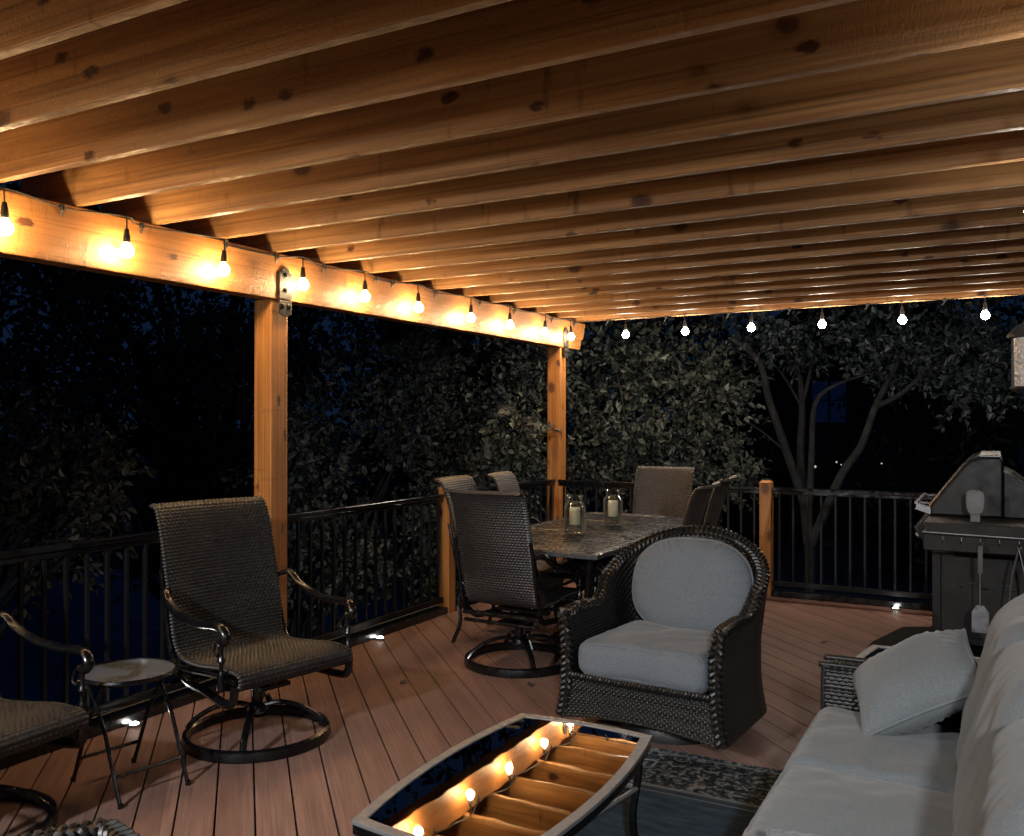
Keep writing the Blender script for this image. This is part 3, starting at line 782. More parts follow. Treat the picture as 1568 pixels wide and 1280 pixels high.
# ------------------------------------------------------------------ round backed armchair (local: front -y)
ac = empty('wicker_armchair', (-1.42, 4.28, 0), radians(-4), label='dark wicker swivel armchair with round blue grey cushions facing the coffee table', cat='armchair')
ac.scale = (.95, .97, 1)
def plan(t_):   # t 0..1 from front-left round the back to front-right; returns x,y
    if t_ < .30: u = t_ / .30; return (-.40 + .0 * u, -.40 + .50 * u)
    if t_ > .70: u = (1 - t_) / .30; return (.40, -.40 + .50 * u)
    a = pi - (t_ - .30) / .40 * pi; return (.40 * cos(a), .10 + .31 * sin(a) ** .85)
def rim_h(t_):
    d_ = abs(t_ - .5) / .5      # 0 at the back, 1 at the front
    if d_ > .60: return .575 + .012 * sin((d_ - .6) / .4 * pi)
    u = 1 - d_ / .60; k = u * u * (3 - 2 * u); return .575 + .335 * (k ** .8)
def shell(t_, v, off, skirt=True):
    x, y = plan(t_); x2, y2 = plan(min(1, t_ + .004)); x1, y1 = plan(max(0, t_ - .004))
    tx, ty = x2 - x1, y2 - y1; l = sqrt(tx * tx + ty * ty); nx, ny = -ty / l, tx / l
    if nx * x + ny * (y - .0) < 0: nx, ny = -nx, -ny
    z0 = .095; z = z0 + (rim_h(t_) - z0) * v
    lean = max(0, z - .45) * .13                       # shell leans outwards above the seat
    flare = .055 * max(0, (.30 - z) / .30) ** 1.6      # skirt
    o_ = off + lean + (flare if skirt else 0)
    return Vector((x + nx * o_, y + ny * o_, z))
m = MB(); NU, NV = 600, 200
def outer(u, v):
    s_ = u * 2.02; h_ = v * (rim_h(u) - .095)
    row = floor(h_ / .0125); d_ = .008 * abs(sin(pi * h_ / .0125)) ** .9 * (.2 + .8 * (.5 + .5 * cos(2 * pi * s_ / .026 + pi * row)))
    return shell(u, v, .012 + d_)
m.grid(outer, NU, NV)
m.grid(lambda u, v: shell(u, v, -.035 - .0085 * abs(sin(pi * v * (rim_h(u) - .095) / .016)) ** .9 * (.25 + .75 * (.5 + .5 * cos(2 * pi * u * 2.02 / .03 + pi * floor(v * (rim_h(u) - .095) / .016)))), False), 300, 200)
m.build('shell', M['rattan'], ac, smooth=80)
m = MB(); braid(m, [shell(i / 90, 1.0, -.012) + Vector((0, 0, .004)) for i in range(91)], .028, .012, .088)
m.build('rim_braid', M['rattan'], ac)
for t_ in (0, 1):
    m = MB(); braid(m, [shell(t_, v / 20, -.012) + Vector((0, -.012, 0)) for v in range(20, -1, -1)], .026, .0115, .088, up=Vector((0, 1, 0)))
    m.tube([shell(t_, .0, -.035), shell(t_, 1, -.035)], .012, 6)
    m.build('front_braid', M['rattan'], ac)
# front apron
m = MB()
def apron(u, v):
    x = (u - .5) * .80; z = .095 + .195 * v; fl = .055 * max(0, (.30 - z) / .30) ** 1.6
    h_ = z; s_ = x; row = floor(s_ / .016)
    d_ = .010 * abs(sin(pi * h_ / .0125)) ** .9 * (.15 + .85 * (.5 + .5 * cos(2 * pi * s_ / .027 + pi * floor(h_ / .0125))))
    bow = .03 * (1 - (2 * u - 1) ** 2)
    return Vector((x, -.395 - fl - d_ - bow * (1 - v * .6), z - .04 * (1 - v) * (1 - (2 * u - 1) ** 2) * -1))
m.grid(apron, 260, 90); m.build('apron', M['rattan'], ac, smooth=80)
m = MB()
for k in range(2):
    P = [];
    for i in range(161):
        x = -.385 + .77 * i / 160; ph = x / .035 * 2 * pi + k * pi; P.append((x, -.415 - .006 * cos(ph) - .02 * (1 - (x / .39) ** 2), .298 + .010 * sin(ph)))
    m.tube(P, .0085, 6)
m.box((0, -.06, .27), (.74, .60, .03)); m.build('apron_trim', M['rattan'], ac)
m = MB(); m.lathe([(.0, .10), (.24, .10), (.26, .06), (.27, .02), (.27, .0), (.22, .0)], 36); m.lathe([(.06, .10), (.06, .26)], 16); m.build('swivel_base', M['rattan'], ac)
cushion('seat_cushion', .66, .64, .165, .045, M['cushion'], ac, (0, -.085, .372), (radians(-2), 0, 0), .028, 3, wr=.005, n=64, lump=.012)
# round back cushion
m = MB()
def rc(u, v):
    th = 2 * pi * u; sgn = 1
    r_ = v if v <= 1 else 2 - v
    e_ = .80; cx_, sz_ = cos(th), sin(th)
    x = .335 * math.copysign(abs(cx_) ** e_, cx_); z = .245 * math.copysign(abs(sz_) ** e_, sz_)
    return x, z, r_
def rcf(side):
    def f_(u, v):
        x, z, r_ = rc(u, v); t_ = .085 * (1 - r_ ** 3.2) ** .55
        wrk = .010 * sin(u * 2 * pi * 30 + 3 * sin(u * 40)) * (max(0, r_ - .62) / .38) ** 1.2 * (.5 + abs(hnoise(u * 23, 3)) * 1.6) * (1 if z > -.05 else .3)
        nz = .006 * hnoise(x * r_ * 8, z * r_ * 8, side)
        return Vector((x * r_ * (1 + .0 * wrk), -side * (t_ + wrk * (1 if r_ < .995 else 0) + nz * (1 - r_ ** 4)), z * r_))
    return f_
m.grid(rcf(1), 220, 40, True); m.grid(rcf(-1), 220, 40, True)
bc = m.build('back_cushion', M['cushion'], ac, smooth=80, weld=True); bc.location = (0.018, .215, .657); bc.rotation_euler = (radians(-15), 0, 0)
m = MB(); m.tube([(.337 * math.copysign(abs(cos(a)) ** .8, cos(a)), 0, .247 * math.copysign(abs(sin(a)) ** .8, sin(a))) for a in [i * 2 * pi / 120 for i in range(120)]], .0055, 6, closed=True); m.build('piping', M['cushion'], bc)

# ------------------------------------------------------------------ coffee table
def bowed(hx, hy, bx, by, n=10):
    P = []
    for (x0, y0, x1, y1, nx, ny, b_) in ((-hx, -hy, hx, -hy, 0, -1, by), (hx, -hy, hx, hy, 1, 0, bx), (hx, hy, -hx, hy, 0, 1, by), (-hx, hy, -hx, -hy, -1, 0, bx)):
        for k in range(n):
            u = k / n; o_ = b_ * 4 * u * (1 - u); P.append((x0 + (x1 - x0) * u + nx * o_, y0 + (y1 - y0) * u + ny * o_))
    return P
def glass_table(name, loc, rz, hx, hy, bx, by, z, label, legs=True):
    root = empty(name, loc, rz, label=label, cat='table')
    O_ = bowed(hx, hy, bx, by); I_ = bowed(hx - .032, hy - .032, bx, by)
    m = MB(); frame_ring(m, O_, I_, z - .012, z); m.build('rim', M['greyrim'], root, smooth=0, bevel=.002)
    m = MB(); frame_ring(m, bowed(hx - .003, hy - .003, bx, by), bowed(hx - .02, hy - .02, bx, by), z - .040, z - .0125); m.build('apron', M['castmetal'], root, smooth=0, bevel=.002)
    m = MB(); m.prism(bowed(hx - .033, hy - .033, bx, by), z - .010, z - .003); m.build('glass_top', M['blackglass'], root, smooth=0)
    for sx in (-1, 1):
        for sy in (-1, 1):
            x, y = sx * (hx - .03), sy * (hy - .05)
            m = MB(); m.tube(spline([(x, y, z - .03), (x * 1.0, y * .985, z * .72), (x * .94, y * .95, z * .42), (x * .98, y * .97, z * .18), (x * 1.10, y * 1.03, .0)], 6), .014, 8); m.build('leg', M['castmetal'], root)
    m = MB(); zz = z * .62
    for s_ in (-1, 1):
        m.tube(spline([(s_ * (hx - .03), -hy + .06, zz), (s_ * (hx - .09), 0, zz), (s_ * (hx - .03), hy - .06, zz)], 8), .008, 6)
        m.tube([(-(hx - .03), s_ * (hy - .06), zz), ((hx - .03), s_ * (hy - .06), zz)], .008, 6)
    m.build('stretcher', M['greyrim'], root)
    return root
glass_table('coffee_table', (-1.285, 2.425, .009), radians(.5), .250, .500, .045, .022, .425, 'boat shaped coffee table with dark mirror glass reflecting the string lights')
glass_table('end_table', (-.22, 3.97, 0), radians(-4), .29, .26, .02, .02, .52, 'small dark glass end table behind the sofa arm')

# ------------------------------------------------------------------ rug
m = MB(); m.grid(lambda u, v: ((u - .5) * 2.24, (v - .5) * 3.15, .006 + .0015 * hnoise(u * 9, v * 12)), 40, 56)
m.box((0, 0, .0035), (2.24, 3.15, .004))
o = m.build('rug', M['rug'], smooth=60); o.location = (-.86, 2.375, 0); tag(o, 'faded navy patterned outdoor rug under the coffee table', 'rug')

# ------------------------------------------------------------------ sofa (front faces -x)
sf = empty('wicker_sofa', (-.2, 2.5, 0), label='dark wicker sofa with light grey seat and back cushions', cat='sofa')
def wpan(m, O_, U_, V_, nu, nv, nrm, rp=.014, cp=.026, amp=.008):
    O_, U_, V_, nrm = Vector(O_), Vector(U_), Vector(V_), Vector(nrm); lu, lv = U_.length, V_.length
    def f_(u, v):
        s_, h_ = u * lu, v * lv; row = floor(h_ / rp)
        return O_ + U_ * u + V_ * v + nrm * (amp * abs(sin(pi * h_ / rp)) ** .7 * (.3 + .7 * (.5 + .5 * cos(2 * pi * s_ / cp + pi * row))))
    m.grid(f_, nu, nv)
# local coordinates: x from -.40 (front) to +.50 (back); y from -1.0 to +1.08
XF, XB, YA, YB = -.37, .50, -1.02, .98
for sgn, y0 in ((1, YB), (-1, YA - .12)):
    m = MB(); y1 = y0 + .12
    wpan(m, (XF, y0, .10), (.85, 0, 0), (0, 0, .50), 200, 150, (0, -1, 0)); wpan(m, (XF, y1, .10), (.85, 0, 0), (0, 0, .50), 200, 150, (0, 1, 0))
    wpan(m, (XF, y0, .10), (0, .12, 0), (0, 0, .50), 30, 150, (-1, 0, 0)); wpan(m, (XF, y0, .60), (.85, 0, 0), (0, .12, 0), 200, 30, (0, 0, 1))
    m.box((XF + .43, y0 + .06, .35), (.84, .10, .49))
    for yy in (y0 + .004, y1 - .004):
        m.tube(spline([(XF - .002, yy, .09), (XF - .002, yy, .56), (XF + .012, yy, .597), (XF + .05, yy, .606), (XB - .02, yy, .606)], 6), .011, 8)
    a = m.build('arm', M['rattan'], sf, smooth=80)
m = MB(); wpan(m, (XF + .015, YA, .08), (0, YB - YA, 0), (0, 0, .20), 380, 60, (-1, 0, 0)); m.box((.06, (YA + YB) / 2, .19), (.84, YB - YA - .01, .20))
m.tube([(XF + .01, YA, .285), (XF + .01, YB, .285)], .012, 8); m.build('seat_base', M['rattan'], sf, smooth=80)
m = MB(); wpan(m, (XB, YA - .12, .10), (0, YB - YA + .24, 0), (0, 0, .72), 300, 120, (1, 0, 0)); m.box((XB - .04, (YA + YB) / 2, .46), (.07, YB - YA + .22, .72))
m.tube([(XB - .03, YA - .12, .83), (XB - .03, YB + .12, .83)], .02, 8); m.build('back_frame', M['rattan'], sf, smooth=80)
for (x, y) in ((XF + .05, YA), (XF + .05, YB), (XB - .05, YA), (XB - .05, YB)):
    m = MB(); m.lathe([(.02, 0), (.028, .1)], 10, (x, y, 0)); m.build('foot', M['rattan'], sf)
ys = [.665, .04, -.59]
for i, yc in enumerate(ys):
    cushion('seat_cushion', .80, .622, .165, .055, M['sofafab'], sf, (.012 + .004 * i, yc, .372 + .004 * (i == 1)), (0, radians(1.5), 0), .026, 11 + i * 3, wr=.006, n=72, lump=.012)
    c = cushion('back_cushion', .25, .600, .56, .118, M['sofafab'], sf, (.265, yc + .01, .655 - .012 * i), (0, radians(15), radians(random.uniform(-2, 2))), .02, 31 + i * 3, piping=False, wr=.006, n=84, lump=.028)
def at_(px, py, d):   # a point of the place at depth d in front of the viewer
    f_ = Vector((-sin(YAW), cos(YAW), 0)); r_ = Vector((cos(YAW), sin(YAW), 0))
    return Vector((0, 0, CAM_H)) + f_ * d + r_ * ((px - 784) / 1380 * d) + Vector((0, 0, (640 - py) / 1380 * d))
def pillow(loc, rot, label, s=.46, T=.085, seed=0, mat=None):
    def half(sg):
        def f_(u, v):
            a, b = 2 * u - 1, 2 * v - 1
            a2 = math.copysign(1 - (1 - abs(a)) ** 1.3, a); b2 = math.copysign(1 - (1 - abs(b)) ** 1.3, b)
            t_ = T * max(0, (1 - abs(a2) ** 2.4) * (1 - abs(b2) ** 2.4)) ** .52
            pull = 1 - .075 * (1 - b2 * b2) * abs(a2) ** 3; pul2 = 1 - .075 * (1 - a2 * a2) * abs(b2) ** 3
            x, y = a2 * s / 2 * pull, b2 * s / 2 * pul2
            ed = max(0, max(abs(a2), abs(b2)) - .62) / .38; ww = sin(42 * (a2 if abs(b2) > abs(a2) else b2) + 5 * hnoise(a2 * 2, b2 * 2, seed))
            w_ = .006 * ed * (1 - ed) * 2.4 * ww * (.4 + abs(hnoise(a2 * 3, b2 * 3, seed + 3)) * 2)
            n_ = .012 * hnoise(x * 7, y * 7, seed) * (1 - max(abs(a2), abs(b2)) ** 3)
            return Vector((x, y, sg * (t_ + w_ + n_)))
        return f_
    m = MB(); m.grid(half(1), 64, 64); m.grid(half(-1), 64, 64)
    o = m.build('throw_pillow', mat or M['sofafab'], smooth=80, weld=True); o.location = loc; o.rotation_euler = rot
    tag(o, label, 'pillow', 'grey throw pillows on the sofa')
    pts = []
    for k in range(160):
        q = k / 40; sd = int(q); f = (q - sd) * 2 - 1; p = [(f, -1), (1, f), (-f, 1), (-1, -f)][sd]
        a2, b2 = p; pull = 1 - .075 * (1 - b2 * b2) * abs(a2) ** 3; pul2 = 1 - .075 * (1 - a2 * a2) * abs(b2) ** 3
        pts.append((a2 * s / 2 * pull, b2 * s / 2 * pul2, 0))
    m = MB(); m.tube(pts, .0055, 6, closed=True); m.build('piping', mat or M['sofafab'], o)
    return o
pillow((at_(1402, 1040, 3.06)), (radians(13), radians(-29), radians(6)), 'square grey throw pillow leaning in the far corner of the sofa', .43, .105, 4)
pillow((-.22, 1.93, .50), (radians(12), radians(6), radians(10)), 'grey throw pillow lying on the sofa seat at the bottom picture edge', .44, .08, 9)

# ------------------------------------------------------------------ dark wicker ottoman at the lower left edge
ot = empty('wicker_ottoman', (-1.98, 1.26, 0), YAW + radians(38), label='dark braided wicker ottoman, only its corner showing at the bottom left', cat='ottoman')
oo = bowed(.26, .24, .03, .03, 12)
m = MB()
def os_(u, v):
    k = u * len(oo); i = int(k) % len(oo); f = k - int(k); p = Vector((*oo[i], 0)).lerp(Vector((*oo[(i + 1) % len(oo)], 0)), f)
    h_ = v * .36; q = p * (1 + .004 * abs(sin(pi * h_ / .013)) / .26 + .10 * (1 - v) ** 2); return (q.x, q.y, .05 + h_)
m.grid(os_, 200, 110, True); m.prism(oo, .38, .41); m.build('body', M['rattan'], ot, smooth=70)
m = MB(); P = [(x, y, .42) for x, y in oo]; P.append(P[0]); braid(m, P, .026, .0115, .085); m.build('rim_braid', M['rattan'], ot)

# ------------------------------------------------------------------ grill (front faces -x, near side -y)
gr = empty('gas_grill', (-.05, 6.95, 0), label='dark gas grill with domed hood seen from its side at the right', cat='grill')
GX, GY = .05, -6.95
def LG(x, y, z): return (x + .05, y - 6.95, z)
m = MB(); m.box(LG(.01, 6.98, .37), (.70, .90, .54)); cab = m.build('cabinet', M['grillgrey'], gr, smooth=0, bevel=.006)
m = MB()
for r in range(2):
    for k in range(5): m.box(LG(-.24 + .075 * k, 6.529, .455 - .03 * r), (.055, .004, .010))
m.build('vent', M['black'], cab)
m = MB(); m.box(LG(-.365, 6.524, .37), (.05, .012, .54)); m.build('corner_trim', M['grillgrey'], cab, smooth=0, bevel=.003)
m = MB(); m.box(LG(.0, 6.98, .075), (.66, .86, .05)); m.build('base', M['black'], gr, smooth=0, bevel=.004)
for (x, y) in ((-.3, 6.58), (-.3, 7.38), (.3, 6.58), (.3, 7.38)):
    m = MB(); m.lathe([(.0, -.016), (.026, -.016), (.03, -.01), (.03, .01), (.026, .016), (0, .016)], 16, LG(x, y, .031), Matrix.Rotation(radians(90), 3, 'X')); m.build('caster', M['black'], gr)
# firebox / control panel under the hood
fb = [(-.41, .66), (-.49, .78), (-.50, .80), (-.41, .885), (.33, .885), (.33, .64), (-.38, .64)]
m = MB(); m.prism(fb, 6.50, 7.46, lambda x, z, h: LG(x, h, z)); m.build('firebox', M['enamel'], gr, smooth=0, bevel=.006)
hd = [(-.40, .888), (-.40, .935), (-.385, .96), (-.20, 1.212), (-.165, 1.245), (-.11, 1.268), (-.005, 1.272), (.012, 1.262), (.018, 1.24), (.018, .888)]
m = MB(); m.prism([(.022, .888), (.022, 1.175), (.05, 1.17), (.09, 1.15), (.33, .96), (.33, .888)], 6.53, 7.43, lambda x, z, h: LG(x, h, z)); m.build('rear_housing', M['enamel'], gr, smooth=0, bevel=.006)
m = MB(); m.prism(hd, 6.50, 7.46, lambda x, z, h: LG(x, h, z)); hood = m.build('hood', M['enamel'], gr, smooth=25, bevel=.012, seg=3)
m = MB(); edge = [(x - .004, 6.515, z + .006) for x, z in hd[1:7]]
m.tube([LG(*p) for p in edge], .013, 6); m.build('hood_trim', M['steel'], hood)
m = MB(); m.tube([LG(p[0], 7.445, p[2]) for p in edge], .008, 6); m.build('hood_trim', M['steel'], hood)
m = MB(); m.box(LG(-.055, 6.98, 1.279), (.125, .972, .012)); m.build('lid_strip', M['steel'], hood, smooth=0, bevel=.004)
m = MB(); m.tube([LG(-.49, 6.60, .955), LG(-.49, 7.36, .955)], .015, 10); m.tube([LG(-.39, 6.64, .95), LG(-.49, 6.64, .955)], .010, 8); m.tube([LG(-.39, 7.32, .95), LG(-.49, 7.32, .955)], .010, 8)
m.box(LG(-.44, 6.535, .925), (.10, .05, .045), Matrix.Rotation(radians(18), 3, 'Y')); m.build('hood_handle', M['steel'], hood, bevel=.003)
for k in range(4):
    m = MB(); m.lathe([(.0, .0), (.026, .0), (.028, .008), (.022, .03), (0, .033)], 16, LG(-.463, 6.62 + .22 * k, .745), Matrix.Rotation(radians(-122), 3, 'Y')); m.build('control_knob', M['steel'], gr)
m = MB(); m.box(LG(.10, 6.63, 1.13), (.10, .04, .05), Matrix.Rotation(radians(48), 3, 'Y')); m.build('hood_hinge', M['iron'], hood)
# side shelf towards the camera
m = MB(); m.box(LG(-.11, 6.27, .876), (.60, .44, .022)); m.box(LG(-.13, 6.055, .80), (.56, .02, .17)); m.box(LG(-.405, 6.27, .80), (.02, .40, .15)); sh = m.build('side_shelf', M['grillgrey'], gr, smooth=0, bevel=.006)
m = MB(); m.tube(spline([LG(-.40, 6.05, .835), LG(-.395, 6.005, .832), LG(-.37, 5.995, .83), LG(.09, 5.995, .822), LG(.115, 6.005, .822), LG(.12, 6.05, .822)], 6), .0085, 8); m.build('towel_rail', M['steel'], sh)
for k in range(5):
    m = MB(); x = -.30 + .1 * k; m.tube([LG(x, 5.992, .81), LG(x, 5.985, .785), LG(x, 5.972, .778), LG(x, 5.966, .79)], .003, 6); m.build('hook', M['steel'], sh)
# grill light / probe on the shelf
gl = empty('grill_thermometer', (-.13, 6.16, .888), label='oval grey plastic thermometer on a stem on the grill side shelf', cat='thermometer')
m = MB(); ov = [(.052 * math.copysign(abs(cos(a)) ** .6, cos(a)) * (1 - .12 * sin(a) * -1), .08 + .075 * math.copysign(abs(sin(a)) ** .6, sin(a))) for a in [k * 2 * pi / 32 for k in range(32)]]
m.prism(ov, -.014, .014, lambda x, z, h: (x, h, z + .04)); b = m.build('dial_housing', M['plastic'], gl, smooth=0, bevel=.006, seg=3)
m = MB(); m.prism([(x * .74, .08 + (z - .08) * .62) for x, z in ov], -.0165, -.0145, lambda x, z, h: (x, h, z + .05)); m.build('dial_face', M['greyrim'], b, smooth=0)
m = MB(); m.box((0, 0, .026), (.055, .022, .05)); m.build('stem', M['plastic'], gl, smooth=0, bevel=.004)

# tools hanging on the rail
sp_ = empty('grill_spatula', (-.10, 5.966, .79), label='long handled metal spatula hanging from the grill side rail', cat='spatula')
m = MB(); m.tube([(0.010 * cos(a), 0, -.008 + .010 * sin(a)) for a in [k * pi / 5 for k in range(10)]], .002, 5, closed=True); m.box((0, 0, -.10), (.026, .014, .16)); m.build('handle', M['tool'], sp_, smooth=0, bevel=.004)
m = MB(); m.tube([(0, 0, -.18), (0, 0, -.38)], .005, 6); m.prism([(-.02, -.37), (.02, -.37), (.045, -.41), (.045, -.53), (-.045, -.53), (-.045, -.41)], -.0015, .0015, lambda x, z, h: (x, h, z)); m.build('blade', M['steel'], sp_, smooth=0)
tg = empty('grill_tongs', (.10, 5.966, .79), label='metal tongs hanging open from the grill side rail at the right edge', cat='tongs')
m = MB(); m.tube([(0.012 * cos(a), 0, -.01 + .012 * sin(a)) for a in [k * pi / 5 for k in range(10)]], .002, 5, closed=True)
m.build('loop', M['steel'], tg)
for s_ in (-1, 1):
    m = MB(); m.tube([(0, 0, -.02), (s_ * .03, 0, -.16), (s_ * .055, 0, -.38), (s_ * .04, 0, -.46)], [.008, .010, .007, .012], 8, flat=.5); m.build('arm', M['tool'] if s_ < 0 else M['steel'], tg)
m = MB(); mo = [(-.73, 6.62), (-.70, 6.15), (-.66, 6.10), (.6, 6.10), (.6, 7.55), (-.60, 7.55), (-.66, 7.50), (-.70, 7.0)]
mo = [(-.62, 7.12), (-.76, 6.55), (-.78, 6.25), (-.74, 6.18), (.7, 6.12), (.7, 7.5), (-.3, 7.5), (-.45, 7.22)]
m.prism(mo, .001, .007); o = m.build('grill_mat', M['mat'], smooth=0, bevel=.002); tag(o, 'black rubber mat on the deck under the grill', 'mat')

# ------------------------------------------------------------------ trees
FWD = Vector((-sin(YAW), cos(YAW), 0)); RGT = Vector((cos(YAW), sin(YAW), 0))
def at(px, py, d): return Vector((0, 0, CAM_H)) + FWD * d + RGT * ((px - 784) / 1380 * d) + Vector((0, 0, (640 - py) / 1380 * d))
rng = np.random.default_rng(5)
def foliage(clumps, leaf, seed, per=9):
    """clumps: list of (centre, radius, n_sprays). Each spray is a short twig with leaves along it"""
    r = np.random.default_rng(seed); V = []; Fc = []; n0 = 0; twigs = []
    for (c_, rad, ns) in clumps:
        c_ = np.array(c_)
        for _ in range(ns):
            q = r.normal(size=3); q /= np.linalg.norm(q); rr = rad * (r.random() ** .45)
            o_ = c_ + q * rr * np.array([1, 1, .8])
            d_ = q * .7 + r.normal(size=3) * .5 + np.array([0, 0, -.25]); d_ /= np.linalg.norm(d_)
            L_ = leaf * r.uniform(2.5, 5.5); twigs.append((o_, o_ + d_ * L_))
            for k in range(per):
                p = o_ + d_ * L_ * (k + .5) / per + r.normal(size=3) * leaf * .18
                a = r.normal(size=3) * .8 + d_ * .8; a /= np.linalg.norm(a)
                nrm = r.normal(size=3) * .8 + np.array([.25, -.45, .55]); nrm -= a * nrm.dot(a); nrm /= max(1e-6, np.linalg.norm(nrm))
                b = np.cross(a, nrm); s_ = leaf * r.uniform(.45, 1.3); w_ = s_ * r.uniform(.26, .36); cup = nrm * w_ * r.uniform(.15, .6)
                droop = nrm * -s_ * r.uniform(.05, .3)
                V += [p, p + a * s_ * .38 + b * w_ + cup, p + a * s_ * .72 + b * w_ * .75 + cup + droop * .5, p + a * s_ + droop, p + a * s_ * .72 - b * w_ * .75 + cup + droop * .5, p + a * s_ * .38 - b * w_ + cup]
                Fc += [(n0, n0 + 1, n0 + 2, n0 + 3), (n0, n0 + 3, n0 + 4, n0 + 5)]; n0 += 6
    return V, Fc, twigs
def tree(name, base, clumps, leaf, seed, mat, label, group, cat='tree', trunks=None, trunk_r=.07, per=9, twig_r=.0035):
    root = empty(name, base, label=label, cat=cat, group=group); B = Vector(base)
    V, Fc, tw = foliage(clumps, leaf, seed, per)
    V = np.array(V) - np.array(base)
    me = bpy.data.meshes.new('crown'); me.from_pydata(V.tolist(), [], Fc); me.materials.append(mat)
    o = bpy.data.objects.new('crown', me); col.objects.link(o); o.parent = root
    m = MB(); rr = random.Random(seed)
    if trunks is None:
        trunks = []
        cs = [Vector(c[0]) for c in clumps]
        mid = sum(cs, Vector()) / len(cs); low = min(c.z for c in cs)
        fork = Vector((B.x, B.y, B.z + (low - B.z) * .55))
        m.tube(spline([(0, 0, 0), (fork - B) * .5 + Vector((.05, .03, 0)), fork - B], 4), [trunk_r * (1 - .03 * i) for i in range(9)], 8)
        for c in cs:
            f0 = fork - B; e_ = c - B; q = f0.lerp(e_, .5) + Vector((rr.uniform(-.2, .2), rr.uniform(-.2, .2), rr.uniform(0, .3)))
            P = spline([f0, q, e_], 5); m.tube(P, [trunk_r * .55 * (1 - .085 * i) for i in range(len(P))], 6)
    else:
        for pts, r0, r1 in trunks:
            P = spline([Vector(p) - B for p in pts], 6); m.tube(P, [.74 * (r0 + (r1 - r0) * i / (len(P) - 1)) for i in range(len(P))], 8)
    for a, b in tw[::2]: m.tube([Vector(a) - B, Vector(b) - B], [twig_r, twig_r * .5], 3, caps=False)
    m.build('trunk', M['bark'], root)
    return root
def clumps_px(specs, seed):
    """specs: (px, py, depth, radius m, sprays, count, spread px x, spread px y, spread depth)"""
    r = random.Random(seed); out = []
    for (px, py, d, rad, ns, cnt, sx, sy, sd) in specs:
        for _ in range(cnt):
            out.append((at(px + r.uniform(-sx, sx), py + r.uniform(-sy, sy), d + r.uniform(-sd, sd)), rad * r.uniform(.7, 1.25), ns))
    return out
# shrubs beyond the left railing (photo x 440-840)
G = 'leafy trees beyond the railings'
tree('leafy_tree', (-6.6, 7.2, -2.6), clumps_px([(500, 720, 9.2, .42, 26, 9, 60, 110, .7), (580, 620, 9.6, .40, 24, 5, 60, 40, .6), (540, 860, 9.0, .42, 22, 7, 90, 70, .6), (470, 600, 10.2, .35, 16, 3, 30, 50, .5)], 1), .076, 11, M['leaf1'], 'loose leafy shrub tree just right of the near pergola post', G)
tree('leafy_tree', (-6.0, 9.2, -2.6), clumps_px([(680, 640, 9.8, .42, 26, 9, 80, 70, .7), (650, 800, 9.6, .42, 24, 8, 80, 80, .6), (790, 600, 10.3, .42, 26, 8, 60, 70, .6), (720, 540, 10.8, .35, 16, 5, 90, 25, .5), (790, 720, 9.9, .38, 24, 7, 60, 60, .5), (810, 665, 8.9, .22, 22, 3, 22, 35, .2)], 2), .076, 12, M['leaf1'], 'dense leafy tree left of the corner pergola post behind the dining chairs', G)
tree('leafy_tree', (-4.0, 11.2, -2.6), clumps_px([(930, 640, 10.6, .44, 28, 9, 60, 80, .6), (1040, 640, 10.8, .45, 28, 10, 70, 80, .6), (1105, 640, 11.0, .33, 26, 5, 35, 60, .4), (980, 560, 11.2, .42, 24, 7, 90, 40, .5), (930, 520, 11.6, .36, 18, 5, 50, 25, .5), (1000, 740, 10.8, .42, 22, 7, 120, 40, .5), (960, 880, 10.8, .45, 14, 6, 110, 60, .5)], 3), .080, 13, M['leaf1'], 'broad leafy tree between the corner post and the short back post', G)
tree('leafy_tree', (-7.2, 3.8, -2.6), clumps_px([(50, 780, 7.4, .30, 18, 6, 60, 60, .5), (120, 700, 7.6, .22, 14, 4, 50, 30, .3), (110, 840, 7.4, .18, 10, 3, 60, 30, .3), (20, 680, 7.8, .32, 14, 4, 40, 60, .4), (175, 770, 7.3, .12, 8, 2, 15, 15, .1)], 4), .080, 14, M['leaf3'], 'brownish leafed tree low at the left picture edge', G)
tree('dark_tree', (-9.5, 8.5, -2.6), clumps_px([(330, 620, 11.5, .55, 16, 10, 110, 130, .8), (180, 560, 12.5, .6, 16, 9, 150, 110, 1), (60, 520, 12, .55, 14, 5, 70, 90, .8), (330, 800, 11, .5, 12, 6, 100, 70, .6)], 5), .10, 15, M['leaf2'], 'dark tall tree filling the view left of the near pergola post', G)
tree('dark_tree', (-8.5, 13.5, -2.6), clumps_px([(560, 530, 14.5, .8, 22, 11, 160, 60, 1), (750, 520, 15, .8, 22, 9, 120, 50, 1), (600, 680, 14.0, .9, 18, 9, 200, 120, 1), (950, 520, 15.5, .8, 20, 7, 120, 50, 1)], 6), .12, 16, M['leaf2'], 'dark tree crowns under the beam behind the leafy shrubs', G)
